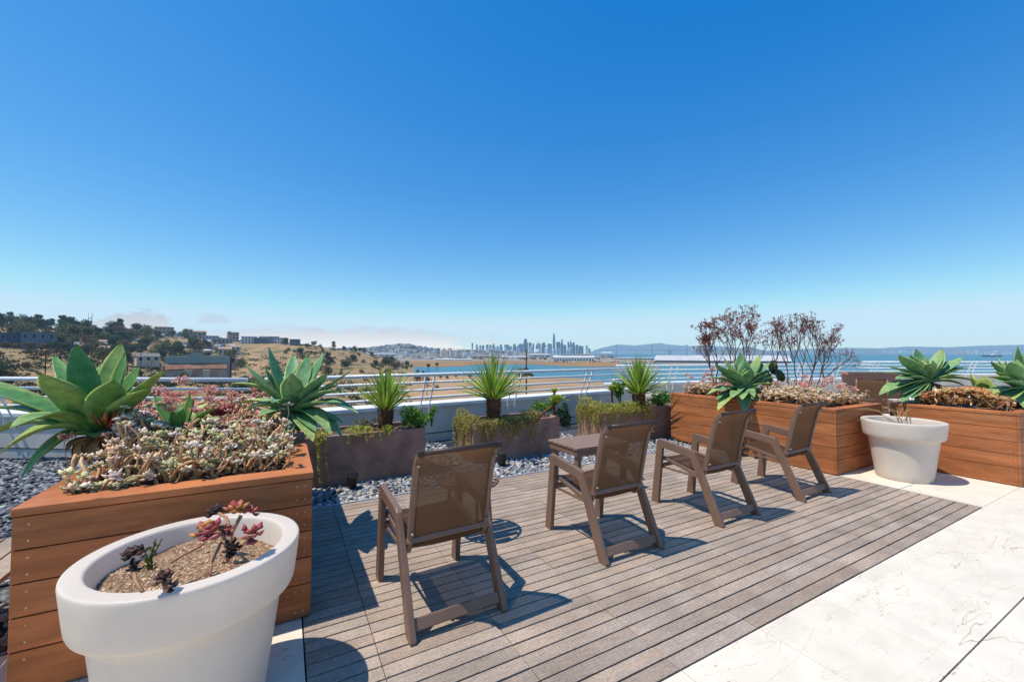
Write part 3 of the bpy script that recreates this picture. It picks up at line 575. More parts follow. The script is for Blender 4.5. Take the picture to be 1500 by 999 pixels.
# ---- yuccas
def yucca(label, hx, hy, d, soil_z, n, spread, Lm, tr, lowtips=()):
    heart = W(hx, hy, d); base = Vector((heart.x, heart.y, soil_z)); t = thing('yucca', label, 'yucca', base); hh = heart-base
    mb = MB()
    def blade(B, D, L, droop, w, c):
        S = D.cross(UP+rdir()*.3).normalized(); nn = S.cross(D).normalized(); pts = []; k = 5
        vs = []; cs = []
        for i in range(k+1):
            q = i/k; p = B+D*(L*q)-UP*(droop*q*q*L); ww = w*(.75+.35*q if q < .35 else (1-((q-.35)/.65)**1.6)*.87)+.0006
            vs += [p-S*ww+nn*ww*.45, p, p+S*ww+nn*ww*.45]
            cc = tuple(a*(1-.0*q) for a in c); tipc = (.9, .45, .25) if q > .95 else cc
            cs += [tipc]*3
        mb.add(vs, [(i*3+j, i*3+j+1, i*3+j+4, i*3+j+3) for i in range(k) for j in range(2)], smooth=False, cols=cs)
    for i in range(n):
        q = (i+.5)/n; el = math.radians(88-spread*q**.8+rnd(-6, 6)); az = i*2.39996+rnd(-.3, .3)
        D = Vector((math.cos(az)*math.cos(el), math.sin(az)*math.cos(el), math.sin(el)))
        k = rnd(.5, 1.45); blade(hh+Vector((math.cos(az), math.sin(az), 0))*tr*.5*q-UP*.06*q, D, Lm*rnd(.82, 1.06), .04+.16*q*rnd(.3, 1), rnd(.012, .0185), (k, k*rnd(.95, 1.05), k*rnd(.8, 1.1)))
    for (tx, ty, tow) in lowtips:
        T = W(tx, ty, d-tow)-base; D = T-hh; blade(hh-UP*.03, D.normalized(), D.length, 0, .012, (1.7, 1.25, .7))
    mb.build('leaves', M_yucca, t)
    mb = MB(); mb.tube([(0, 0, -.04), (0, 0, hh.z*.35), (0, 0, hh.z*.75), (0, 0, hh.z+.01)], [tr*.92, tr*.95, tr*1.08, tr*.8], 14, (.8, .7, .6))
    for i in range(190):                          # old leaf bases
        z = hh.z*rnd(0, 1); a = rnd(0, 6.28); c = Vector((math.cos(a)*tr*.98, math.sin(a)*tr*.98, z)); o = Vector((math.cos(a), math.sin(a), .9)).normalized(); s = Vector((-math.sin(a), math.cos(a), 0)); k = rnd(.5, 2.4)
        mb.add([c-s*.012, c+s*.012, c+o*.032+s*.005, c+o*.032-s*.005], [(0, 1, 2, 3)], (k, k*.8, k*.55))
    mb.build('trunk', M_bark, t); return t
yucca('small yucca with a short trunk in the leftmost brown planter', 566, 596, 5.02, .50, 95, 48, .56, .085)
yucca('largest yucca with a tall shaggy trunk in the middle brown planter', 723, 580, 5.80, .47, 135, 66, .68, .098, [(660, 557, .25), (779, 541, .15), (668, 533, .0)])
yucca('yucca in the rightmost brown planter with paler yellow outer leaves', 935, 574, 7.15, .48, 125, 66, .72, .105, [(968, 541, -.1), (900, 535, .1), (975, 561, .2)])
# ---- leafy clumps
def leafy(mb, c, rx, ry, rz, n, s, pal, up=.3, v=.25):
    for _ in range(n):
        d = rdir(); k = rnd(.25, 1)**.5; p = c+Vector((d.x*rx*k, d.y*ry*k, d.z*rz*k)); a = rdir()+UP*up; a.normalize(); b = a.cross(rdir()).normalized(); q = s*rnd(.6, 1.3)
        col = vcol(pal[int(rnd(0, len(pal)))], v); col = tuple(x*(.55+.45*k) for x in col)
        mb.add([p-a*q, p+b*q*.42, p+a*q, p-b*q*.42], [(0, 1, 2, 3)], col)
def strand(mb, pts, n, s, pal, stemc=(.35, .28, .12)):
    mb.tube(pts, .0022, 3, stemc, cap=False)
    for i in range(n):
        q = i/n*(len(pts)-1); k = int(q); p = pts[k].lerp(pts[min(k+1, len(pts)-1)], q-k); a = rdir()+UP*.3; a.normalize(); b = a.cross(rdir()).normalized(); z = s*rnd(.6, 1.3)
        mb.add([p, p+a*z*.7+b*z*.35, p+a*z*1.3, p+a*z*.7-b*z*.35], [(0, 1, 2, 3)], vcol(pal[int(rnd(0, len(pal)))], .25))
TP = [(.66, .70, .10), (.50, .60, .08), (.78, .66, .15), (.38, .50, .07), (.70, .5, .17)]
TPr = [(.56, .40, .17), (.62, .46, .22), (.46, .30, .13), (.50, .48, .13), (.42, .36, .10)]
def trailing(label, x0, y0, x1, y1, zt, n, lmax, pal, side=False, spreads=None, mounds=()):
    t = thing('trailing_plant', label, 'plant', ((x0+x1)/2, (y0+y1)/2, zt)); o = t.location; mb = MB()
    for i in range(n):
        f = (i+rnd(0, 1))/n; p = Vector((x0+(x1-x0)*f, y0+(y1-y0)*f, zt)); L = lmax*rnd(.1, 1)**1.5*(.25+1.0*abs(math.sin(f*8+x0*3))**1.5)
        nrm = Vector((-1, 0, 0)) if side else Vector((0, -1, 0)); tg = Vector((0, 1, 0)) if side else Vector((1, 0, 0))
        q0 = p-nrm*rnd(.05, .16)+UP*rnd(0, .02); ou = rnd(.01, .05); pts = [q0-o, p+nrm*ou*.6+UP*rnd(.012, .04)-o]; sw = rnd(-.10, .10)
        for k in range(1, 6): pts.append(p+nrm*(ou+.014*math.sin(k+f*20))+tg*(sw*k/5*L+rnd(-.008, .008))-UP*(L*k/5)-o)
        strand(mb, pts, int(14+L*170), .016, pal)
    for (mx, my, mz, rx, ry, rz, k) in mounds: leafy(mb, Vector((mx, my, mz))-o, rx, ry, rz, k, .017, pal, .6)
    mb.build('stems', M_fol, t); return t
trailing('single long strand hanging at the left end of the leftmost brown planter', .30, 4.89, .40, 4.89, .53, 9, .50, TP, mounds=[(.36, 4.96, .55, .12, .08, .05, 160)])
trailing('yellow green trailing stems at the centre of the leftmost brown planter', .62, 4.89, 1.12, 4.89, .53, 12, .18, TP, mounds=[(.75, 5.0, .55, .16, .1, .05, 300), (1.06, 4.93, .55, .08, .06, .05, 160)])
trailing('thick curtain of trailing stems over the front of the middle brown planter', 2.17, 4.975, 3.12, 4.975, .503, 74, .36, TP+TPr, mounds=[(2.4, 5.08, .51, .25, .1, .04, 300), (2.75, 5.1, .51, .2, .1, .05, 260), (3.08, 5.12, .54, .2, .14, .10, 560)])
trailing('reddish stems hanging over the left side of the middle brown planter', 2.155, 5.0, 2.155, 5.6, .503, 62, .40, TPr+TP[:2], True, mounds=[(2.22, 5.2, .54, .11, .2, .07, 420), (2.2, 5.45, .56, .1, .16, .11, 360)])
trailing('dense yellow green curtain over the front of the rightmost brown planter', 4.37, 5.02, 5.42, 5.02, .515, 80, .26, TP, mounds=[(4.6, 5.13, .55, .26, .14, .08, 600), (4.98, 5.13, .57, .22, .13, .07, 420), (5.3, 5.13, .55, .2, .12, .08, 400)])
trailing('stems hanging over the left side of the rightmost brown planter', 4.36, 5.04, 4.36, 5.65, .515, 62, .44, TP+TPr[:2], True, mounds=[(4.42, 5.2, .58, .13, .16, .09, 420), (4.4, 5.48, .62, .13, .15, .12, 460)])
def shrub(label, hx, hy, d, rx, rz, n, s, pal, stem_to, name='leafy_shrub', droop=0, lobes=6):
    c = W(hx, hy, d); t = thing(name, label, 'shrub', (c.x, c.y, stem_to)); o = Vector((c.x, c.y, stem_to)); mb = MB(); sb = MB()
    for i in range(lobes):
        dd = Vector((rnd(-1, 1)*rx, rnd(-1, 1)*rx*.7, rnd(-.8, 1)*rz)); q = c+dd*.7-o
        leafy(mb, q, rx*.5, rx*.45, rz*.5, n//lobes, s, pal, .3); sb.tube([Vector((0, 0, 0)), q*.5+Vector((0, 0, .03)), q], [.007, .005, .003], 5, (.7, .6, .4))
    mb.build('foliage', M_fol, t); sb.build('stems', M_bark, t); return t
GP = [(.20, .42, .07), (.14, .32, .06), (.32, .52, .09), (.10, .24, .05)]
shrub('bushy green plant at the right end of the leftmost brown planter', 612, 610, 5.1, .22, .17, 900, .026, GP, .48, lobes=9)
shrub('sprig of green leaves sticking up beside the leftmost brown planter', 633, 607, 5.25, .08, .10, 160, .024, GP, .5, lobes=4)
shrub('dark drooping green plant over the right end of the middle brown planter', 824, 606, 6.3, .13, .26, 700, .022, [(.05, .12, .025), (.08, .17, .03), (.04, .09, .02)], .3, lobes=7)
shrub('bright green plant beside the leaning rosette in the middle brown planter', 797, 592, 6.4, .2, .12, 600, .026, GP+[(.26, .34, .05)], .48)
shrub('dark green leafy plant at the right end of the rightmost brown planter', 968, 583, 7.3, .26, .13, 800, .026, GP, .5, lobes=8)
shrub('dark green plant behind the yellow rosette in the rightmost brown planter', 908, 573, 7.1, .12, .16, 450, .03, GP, .5)
shrub('low dry grey stems among the left part of the leftmost brown planter', 530, 622, 5.0, .2, .06, 420, .016, [(.35, .28, .2), (.25, .2, .12), (.2, .25, .08)], .5, name='dry_plant')
# yellow rosettes
def rosette(label, hx, hy, d, r, soil, n=16, stem=None):
    c = W(hx, hy, d); t = thing('rosette_plant', label, 'plant', (c.x, c.y, soil)); o = t.location; mb = MB()
    for i in range(n):
        a = i*2.4; el = math.radians(75-70*(i/n)); L = r*(.6+.45*i/n); D = Vector((math.cos(a)*math.cos(el), math.sin(a)*math.cos(el), math.sin(el)))
        T = c+D*L; K = c+D*L*.5+UP*.03; leaf(mb, c-o, K-o, T-o, r*.38, c-o, yel=rnd(.4, 1), n=8, th=.004)
    mb.build('leaves', M_brom, t); mb = MB(); s = Vector(stem) if stem else Vector((0, 0, 0)); mb.tube([s, (c-o)*.5+s*.5+Vector((0, 0, .02)), c-o], .02, 8, (.9, .75, .5)); mb.build('stem', M_bark, t); return t
rosette('yellow green rosette on a leaning woody stem in the middle brown planter', 815, 590, 6.05, .21, .47, 20, (-.42, -.1, .02))
rosette('bright yellow green rosette on a dark stem in the rightmost brown planter', 896, 573, 7.0, .18, .48, 16)
rosette('small yellow pointed rosette standing above the middle brown planter', 812, 576, 6.2, .13, .47, 10)
# ---- pale succulents
PAL = [(.86, .76, .54), (.78, .74, .44), (.90, .80, .62), (.70, .70, .38), (.88, .60, .40), (.66, .60, .30), (.92, .86, .74), (.86, .70, .50)]
TAN = [(.74, .44, .21), (.62, .35, .16), (.80, .52, .27), (.48, .27, .13)]
def petal(mb, c, D, L, w, col):
    S = D.cross(UP+rdir()*.05)
    S = S.normalized() if S.length > .01 else Vector((1, 0, 0)); nn = S.cross(D); b = c+D*L*.12; m = c+D*L*.66+nn*(-.05*L); tip = c+D*L+nn*(.06*L)
    dk = tuple(x*.72 for x in col); rd = (col[0]*1.0, col[1]*.82, col[2]*.75)
    mb.add([b, m-S*w, m+nn*w*.35, m+S*w, tip, m-nn*w*.5], [(0, 2, 1), (0, 3, 2), (1, 2, 4), (2, 3, 4), (0, 1, 5), (0, 5, 3), (1, 4, 5), (3, 5, 4)], smooth=True, cols=[dk, col, col, col, rd, dk])
def ros(mb, c, r, axis, col, n=13):
    axis = axis.normalized(); a1 = axis.cross(Vector((.3, .9, .2))).normalized(); a2 = axis.cross(a1); g = rnd(0, 6)
    for i in range(n):
        a = g+i*2.39996; q = i/n; el = math.radians(82-72*q); D = (a1*math.cos(a)+a2*math.sin(a))*math.cos(el)+axis*math.sin(el)
        petal(mb, c, D, r*(.55+.5*q), r*rnd(.26, .34), vcol(col, .1))
def bed(label, name, x0, y0, x1, y1, z, nros, nst, smin, smax, pal, holes=(), mound=None, tans=TAN, tall=0):
    t = thing(name, label, 'succulents', ((x0+x1)/2, (y0+y1)/2, z)); o = t.location; t['kind'] = 'stuff'
    sb = MB(); rb = MB()
    def ok(x, y):
        return not any((x-hx)**2+(y-hy)**2 < hr*hr for hx, hy, hr in holes)
    hgt = mound or (lambda x, y: 0)
    for _ in range(nst):
        x, y = rnd(x0, x1), rnd(y0, y1)
        if not ok(x, y): continue
        h0 = hgt(x, y); p = Vector((x, y, z+rnd(-.01, .02)+h0*.4)); pts = [p]; D = Vector((rnd(-1, 1), rnd(-1, 1), rnd(.1, .8)+tall*rnd(0, 1.6))).normalized(); L = rnd(.06, .2)*(1+tall*rnd(0, .9))
        for k in range(5):
            D = (D+rdir()*.5+UP*.10).normalized(); q = pts[-1]+D*L/5; q.x = min(max(q.x, x0-.02), x1+.02); q.y = min(max(q.y, y0-.02), y1+.02); q.z = max(q.z, z); pts.append(q)
        r0 = rnd(.0035, .0095); sb.tube([q-o for q in pts], [r0, r0, r0*.95, r0*.9, r0*.85, r0*.8], 5, vcol(tans[int(rnd(0, len(tans)))], .25))
        if rnd(0, 1) < .75: ros(rb, pts[-1]-o, rnd(smin, smax), D+UP*.7, vcol((.86, .50, .40) if y > 3.3 and x < 1 and rnd(0, 1) < .4 else pal[int(rnd(0, len(pal)))], .15), int(rnd(8, 13)))
    for _ in range(nros):
        x, y = rnd(x0, x1), rnd(y0, y1)
        if not ok(x, y): continue
        ros(rb, Vector((x, y, z+hgt(x, y)+rnd(.01, .06)))-o, rnd(smin, smax), UP+rdir()*.6, vcol(pal[int(rnd(0, len(pal)))], .15), int(rnd(9, 15)))
    a = sb.build('stems', M_succ, t); b = rb.build('leaf_rosettes', M_succ, t)
    for q in (a, b): q['kind'] = 'stuff'
    return t
bed('tangle of tan stems and pale rosettes filling the left planter', 'succulent_bed', LP[0]+.10, LP[1]+.16, LP[2]-.13, LP[3]-.1, .735, 640, 760, .022, .056, PAL, [(-.02, 3.62, .09)], lambda x, y: .03+.09*max(0, min(1, (y-2.75)/1.2))+.20*math.exp(-((x+.84)**2+(y-3.40)**2)/.05)+.05*noise.noise(Vector((x*5, y*5, 1))), tall=.8)
bed('carpet of tiny pale rosettes filling the long redwood planter', 'succulent_bed', RP[0]+.13, RP[1]+.13, RP[2]-.13, RP[3]-.13, .73, 1500, 500, .018, .045, [(.88, .76, .54), (.78, .60, .38), (.92, .84, .68), (.66, .55, .32), (.84, .58, .38)], [], lambda x, y: .06+.06*math.sin((x-5.6)*2.2)+.09*noise.noise(Vector((x*3.1, y*3.1, 4))), tall=.6)
bed('orange brown sedum patch at the front of the right edge planter', 'succulent_bed', QP[0]+.10, 1.42, QP[0]+.62, 2.12, .745, 520, 160, .022, .048, [(.72, .36, .16), (.62, .26, .12), (.80, .47, .20), (.54, .3, .12), (.75, .56, .24)], [], lambda x, y: .05+.14*max(0, math.sin((y-1.35)/.8*3.1)))
# pink flower heads on stalks
def flower(label, group, p0, p1, r, pal, n=60, name='flower_stalk'):
    t = thing(name, label, 'flower', p0, group=group); D = p1-p0; mb = MB(); s = Vector((rnd(-.02, .02), rnd(-.02, .02), 0)); mb.tube([Vector((0, 0, -.05)), D*.5+s, D], [.0028, .0024, .002], 5, (.55, .36, .3)); mb.build('stem', M_succ, t); mb = MB()
    for _ in range(n):
        d = rdir(); d.z *= .5; c = D+d*r*rnd(.35, 1); a = (d+UP*rnd(-1, .6)).normalized(); b = a.cross(rdir()).normalized(); e = a.cross(b); L = r*rnd(.22, .42); w = L*.38; col = vcol(pal[int(rnd(0, len(pal)))], .2)
        mb.add([c, c+a*L*.5+b*w, c+a*L*.5-b*w*.5+e*w*.8, c+a*L*.5-b*w*.5-e*w*.8, c+a*L], [(0, 1, 2), (0, 2, 3), (0, 3, 1), (1, 4, 2), (2, 4, 3), (3, 4, 1)], col)
        mb.tube([D-UP*r*.5, c], .0009, 3, (.5, .3, .26), cap=False)
    mb.build('flower_head', M_flower, t); return t
PK = [(1, .52, .44), (1, .68, .58), (.98, .38, .28), (1, .66, .46), (1, .62, .60)]
for (x, y, d, r, ybase) in [(100,638,2.42,.034,672),(135,617,2.5,.018,640),(266,556,3.25,.042,600),(237,572,3.15,.04,610),(250,578,3.1,.04,610),(285,574,3.2,.035,612),(307,568,3.3,.032,605),(212,593,2.95,.036,625),(221,606,2.85,.036,640),(240,616,2.7,.042,655),(200,626,2.6,.03,655),(166,640,2.5,.022,660),(341,618,2.85,.042,655),(388,605,3.1,.036,640),(383,625,2.9,.03,650),(398,623,2.95,.04,650),(371,622,2.85,.026,655),(372,570,3.2,.02,600),(229,590,3.0,.03,620),(292,616,2.8,.02,640),(360,632,2.75,.02,655),(411,630,2.8,.014,655)]:
    d = 3.85 if y <= 575 else 3.45 if y < 600 else 3.05 if y < 621 else d; p1 = W(x, y, d); p0 = Vector((p1.x+rnd(-.02, .02), p1.y+rnd(-.02, .02), min(.80, p1.z-.06))); r *= 1.7 if y < 621 else 1.25; flower('pink flower head on a thin stalk among the succulents of the left planter', 'pink flower heads in the left planter', p0, p1, r, PK)
for (x, y, d, r, yb) in [(1037,547,6.2,.07,575),(1043,540,6.4,.07,570),(1030,551,6.5,.05,575),(1005,549,6.6,.05,575),(1012,552,6.6,.05,575),(1178,551,5.9,.06,585),(1182,560,5.85,.06,588),(1212,557,5.6,.085,590),(1216,552,5.6,.06,585),(1237,565,5.6,.05,588),(1250,570,5.5,.06,590),(1235,547,6.0,.05,580)]:
    p1 = W(x, y, d); p0 = Vector((p1.x+rnd(-.03, .03), p1.y+rnd(-.03, .03), .78)); flower('pink flower head on a thin stalk in the long redwood planter', 'pink flower heads in the long planter', p0, p1, r, PK, 40)
for i in range(22):
    x, y = rnd(-.78, .0), rnd(3.35, 4.7); z = rnd(.93, 1.14)
    flower('pink flower head on a thin stalk among the succulents of the left planter', 'pink flower heads in the left planter', Vector((x, y, .80)), Vector((x+rnd(-.03, .03), y+rnd(-.03, .03), z)), rnd(.03, .055), PK)
for i in range(22):
    x, y = rnd(5.85, 6.7), rnd(2.65, 4.7); z = rnd(.9, 1.02)
    flower('pink flower head on a thin stalk in the long redwood planter', 'pink flower heads in the long planter', Vector((x, y, .76)), Vector((x+rnd(-.03, .03), y+rnd(-.03, .03), z)), rnd(.035, .06), PK)
# red flame-like plant beside the largest agave
def spiky(label, x, y, d, n, L, pal, soil, name='red_succulent', wd=.012):
    c = W(x, y, d); t = thing(name, label, 'succulent', c); mb = MB()
    for i in range(n):
        D = (rdir()+UP*1.5).normalized(); b = Vector((rnd(-.05, .05), rnd(-.05, .05), 0)); petal(mb, b, D, L*rnd(.5, 1.1), wd*rnd(.7, 1.3), vcol(pal[int(rnd(0, len(pal)))], .25))
    mb.build('leaves', M_succ, t); return t
RED = [(.50, .10, .04), (.58, .20, .05), (.36, .06, .03), (.5, .28, .07), (.28, .12, .04)]
spiky('flame red upright succulent in front of the largest agave', 170, 628, 2.55, 60, .17, RED, .74)
spiky('dark red succulent behind the young agave in the left planter', 330, 610, 2.95, 26, .11, [(.34, .05, .05), (.42, .10, .07), (.24, .04, .04)], .74, wd=.02)
spiky('bright green upright sprig among the succulents near the front of the left planter', 196, 664, 2.45, 14, .085, [(.28, .38, .05), (.34, .42, .08)], .74, name='green_succulent', wd=.009)
# big pot plants
def potplant(label, name, base, stems, heads):
    t = thing(name, label, 'succulent', base); sb = MB()
    for pts, r in stems: sb.tube([Vector(p) for p in pts], r, 6, (.5, .26, .14))
    sb.build('stems', M_succ, t); mb = MB()
    for c, r, ax, pal, n in heads:
        ax = Vector(ax).normalized(); a1 = ax.cross(Vector((.2, .3, .9))).normalized(); a2 = ax.cross(a1); g = rnd(0, 6)
        n = max(5, int(n*.75))
        for i in range(n):
            a = g+i*2.4; q = i/n; el = math.radians(72-66*q); D = (a1*math.cos(a)+a2*math.sin(a))*math.cos(el)+ax*math.sin(el)
            petal(mb, Vector(c), D, r*(.65+.5*q), r*rnd(.33, .46), vcol(pal[int(rnd(0, len(pal)))], .2))
    mb.build('leaves', M_succ, t); return t
RP2 = [(.46, .10, .08), (.55, .18, .13), (.40, .06, .07), (.58, .26, .08), (.52, .14, .14)]; DK = [(.045, .025, .022), (.07, .035, .03), (.03, .02, .02)]
def PX(x, y, d): return W(x, y, d)
b0 = PX(345, 812, 1.63)
rel = lambda x, y, d, o: PX(x, y, d)-o
potplant('red leaved succulent with several rosettes in the big white pot', 'red_succulent', b0,
    [([rel(340,818,1.63,b0), rel(341,795,1.64,b0), rel(346,775,1.66,b0), rel(358,752,1.68,b0)], .0075), ([rel(341,795,1.64,b0), rel(330,790,1.6,b0), rel(316,822,1.55,b0), rel(316,836,1.52,b0)], .005), ([rel(341,796,1.64,b0), rel(356,800,1.6,b0), rel(368,785,1.6,b0)], .006), ([rel(341,792,1.64,b0), rel(328,776,1.64,b0), rel(314,776,1.62,b0)], .006), ([rel(345,780,1.65,b0), rel(337,755,1.7,b0), rel(325,748,1.74,b0)], .006)],
    [(rel(352,744,1.68,b0), .05, (.1, -.2, 1), RP2+[(.6,.3,.08)], 15), (rel(372,748,1.70,b0), .038, (.5, -.2, .8), RP2, 10), (rel(312,776,1.6,b0), .062, (-.3, -.5, .8), RP2, 16), (rel(372,780,1.6,b0), .055, (.3, -.6, .7), RP2, 13), (rel(341,770,1.63,b0), .035, (0, -.8, .5), RP2, 7), (rel(322,748,1.76,b0), .045, (-.2, -.3, .8), DK, 18), (rel(346,796,1.58,b0), .04, (0, -.8, .4), DK, 18), (rel(333,772,1.7,b0), .035, (0, -.8, .4), DK, 12), (rel(358,746,1.7,b0), .035, (0, -.6, .8), [(.6, .32, .08), (.55, .22, .1)], 8)])
b1 = PX(205, 850, 1.42)
potplant('dark dried succulent on a thin stem at the left of the big white pot', 'dark_succulent', b1, [([rel(218,860,1.36,b1), rel(208,845,1.40,b1), rel(204,825,1.44,b1), rel(203,812,1.45,b1)], .006)], [(rel(204,808,1.45,b1), .042, (-.1, -.1, 1), DK+[(.16, .06, .05)], 20), (rel(206,826,1.44,b1), .03, (0, -.5, .3), DK, 10)])
b2 = PX(248, 852, 1.36)
potplant('dark cup shaped succulent at the front of the big white pot', 'dark_succulent', b2, [([rel(252,858,1.34,b2), rel(249,846,1.36,b2)], .008)], [(rel(249,842,1.36,b2), .036, (0, -.35, 1), DK+[(.22, .10, .07)], 20), (rel(258,852,1.33,b2), .025, (.4, -.5, .3), DK, 10)])
t = thing('green_sprig', 'tiny green sprig behind the dark succulent in the big white pot', 'plant', PX(225, 826, 1.5)); mb = MB()
for _ in range(5):
    D = (rdir()*.5+UP).normalized(); L = rnd(.05, .1); strand(mb, [Vector((rnd(-.02, .02), rnd(-.02, .02), -.01)), D*L*.5, D*L], 16, .014, [(.09, .14, .03), (.14, .2, .05)], (.2, .15, .06))
mb.build('stems', M_fol, t)
t = thing('dry_twig', 'thin reddish twig lying on the soil of the big white pot', 'twig', PX(280, 808, 1.55)); mb = MB(); o = t.location
mb.tube([PX(258, 819, 1.52)-o, PX(276, 808, 1.56)-o, PX(296, 798, 1.6)-o, PX(305, 792, 1.62)-o], .0045, 6, (.45, .2, .13)); mb.build('twig', M_succ, t)
# dry grass in the small pot
t = thing('dry_grass', 'dry yellow grass blades bending out of the small white pot', 'grass tuft', (POT2[0], POT2[1], .57)); mb = MB(); o = Vector(t.location)
for (x, y, dd) in [(1248,600,.2),(1255,598,.05),(1252,616,.25),(1300,600,.15),(1310,597,.1),(1330,596,0),(1338,606,0),(1322,598,.1),(1290,598,.2),(1345,612,-.1),(1336,600,.1)]:
    T = W(x, y, 5.15-dd)-o; b = Vector((rnd(-.06, .06), rnd(-.06, .06), 0)); mb.tube([b, b*.4+T*.45+UP*.09, T*.8+UP*.05, T], [.0035, .003, .0025, .0012], 4, vcol((.52, .38, .16), .2))
mb.build('blades', M_succ, t)
# ---- dry red shrubs
def dry_shrub(label, stems, d, pal, leafn, greens=0):
    bs = [W(s[0], 572, d) for s in stems]; o = sum(bs, Vector())/len(bs); o.z = .73; t = thing('dry_shrub', label, 'shrub', o); sb = MB(); lb = MB()
    def clump(p, r, n):
        for _ in range(n):
            a = (rdir()+UP*.5).normalized(); b = a.cross(rdir()).normalized(); c = p+rdir()*r*rnd(.1, 1); q = rnd(.010, .021)
            lb.add([c-a*q*.3, c+b*q*.42, c+a*q, c-b*q*.42], [(0, 1, 2, 3)], vcol(pal[int(rnd(0, len(pal)))], .35))
    def grow(p, D, L, r, depth, top):
        n = 4; pts = [p]
        for k in range(n): D = (D+rdir()*.10+UP*.05).normalized(); pts.append(pts[-1]+D*L/n)
        sb.tube(pts, [r*(1-.3*k/n) for k in range(n+1)], 5 if r > .004 else 4, vcol((1, 1, 1), .25))
        if depth == 0: clump(pts[-1], .036, leafn); clump(pts[2], .025, leafn//3); return
        nb = 3 if rnd(0, 1) < .62 else 2
        for i in range(nb):
            a = (D*1.35+rdir()*.75+UP*.12); a = a.normalized(); grow(pts[-1] if i else pts[3], a, L*rnd(.6, .86), r*.66, depth-1, top)
    for (x, xt, yt, yf, dd) in stems:
        b = W(x, 572, d-dd); b.z = .72; e = W(xt, yt, d-dd+rnd(-.1, .1)); f = b.lerp(e, yf)+rdir()*.02; n = 6
        pts = [b.lerp(f, k/n)+rdir()*.012*(k > 0)-o for k in range(n+1)]; sb.tube(pts, [.0105-.0045*k/n for k in range(n+1)], 6, vcol((1, 1, 1), .2))
        top = e-o; D = (top-pts[-1]); L = D.length
        for i in range(4): grow(pts[-1 if i < 2 else -2], (D.normalized()+rdir()*.5).normalized(), L*rnd(.30, .46), .0058, 3 if i < 2 else 2, top)
    for _ in range(greens): pass
    sb.build('branches', M_twig, t); lb.build('leaves', M_fol, t); return t
DR = [(.34, .095, .06), (.40, .13, .07), (.24, .07, .05), (.44, .17, .09), (.18, .08, .06)]
dry_shrub('left dry shrub with reddish brown leaves behind the agave of the long planter', [(1049,1026,478,.45,.1),(1050,1052,466,.5,0),(1068,1070,456,.5,-.2),(1072,1082,458,.5,.1),(1085,1094,456,.42,0),(1086,1116,472,.4,.15),(1047,1034,486,.5,-.15)], 6.7, DR, 15)
dry_shrub('right dry shrub with finer bare branches in the long planter', [(1141,1132,474,.5,.1),(1154,1148,468,.5,0),(1164,1164,462,.5,-.15),(1172,1180,466,.45,.1),(1184,1200,468,.42,0),(1188,1224,482,.42,.1),(1178,1212,472,.5,-.1),(1190,1236,494,.36,0)], 6.3, [(.24, .10, .08), (.30, .11, .07), (.18, .08, .07), (.34, .14, .09)], 8)
# prickly pear
t = thing('prickly_pear', 'dark green prickly pear pads behind the agave of the long planter', 'cactus', (0, 0, 0)); c0 = W(1124, 568, 6.35); c0.z = .73; t.location = c0; mb = MB()
for (x, y, hw, hh, ro) in [(1124,556,.10,.15,0),(1112,541,.09,.14,.4),(1132,538,.10,.15,-.15),(1120,548,.07,.11,.9),(1142,550,.09,.14,-.6)]:
    c = W(x, y, 6.35+rnd(-.1, .1))-c0; a = (RT*math.sin(ro)+UP*math.cos(ro)); b = (RT*math.cos(ro)-UP*math.sin(ro)); nn = F0; vs = []; 
    for p in ICO2_V: vs.append(c+b*(p.x*hw*.75)+a*(p.z*hh*.75)+nn*(p.y*.022))
    mb.add(vs, ICO2_F, vcol((.045, .085, .03), .2), 0, True)
mb.build('pads', M_succ, t)
# ================================================================== BACKGROUND (true scale; water about 20 m below the terrace)
ZW, ZL = -19.0, -18.7
HZ = 15000
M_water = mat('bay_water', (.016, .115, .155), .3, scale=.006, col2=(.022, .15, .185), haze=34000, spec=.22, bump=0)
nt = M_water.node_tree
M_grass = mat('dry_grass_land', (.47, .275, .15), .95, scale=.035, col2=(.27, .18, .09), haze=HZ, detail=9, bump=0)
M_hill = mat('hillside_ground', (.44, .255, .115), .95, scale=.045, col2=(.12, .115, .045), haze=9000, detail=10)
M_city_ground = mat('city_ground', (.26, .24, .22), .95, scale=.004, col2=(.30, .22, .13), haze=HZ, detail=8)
mb = MB(); n = 48; RR = 60000
mb.add([(0, 0, ZW)]+[(RR*math.cos(2*math.pi*j/n), RR*math.sin(2*math.pi*j/n), ZW) for j in range(n)], [(0, 1+j, 1+(j+1) % n) for j in range(n)])
setting(mb.build('bay_water', M_water))
def flat_land(name, px, m, z=ZL):
    vs = [G(x, y, z) for x, y in px]; mb = MB(); k = len(vs); mb.add(vs+[Vector((v.x, v.y, ZW-.5)) for v in vs], [tuple(range(k))]+[(i, (i+1) % k, k+(i+1) % k, k+i) for i in range(k)])
    return setting(mb.build(name, m))
flat_land('shore_field', [(590, 760), (590, 556), (600, 551), (615, 549.5), (640, 551), (660, 550), (700, 551.5), (740, 549.5), (775, 550), (800, 553), (850, 554), (880, 558), (895, 568), (905, 600), (915, 760)], M_grass)
flat_land('marsh_strip', [(560, 540), (600, 536.5), (640, 537.5), (680, 536), (700, 533.8), (740, 533.2), (775, 533.6), (805, 535), (840, 536.6), (872, 537.4), (905, 536.8), (915, 535), (905, 529.5), (780, 529), (600, 528.5)], mat('marsh_grass', (.36, .19, .075), .95, scale=.03, col2=(.20, .14, .06), haze=HZ, detail=8))
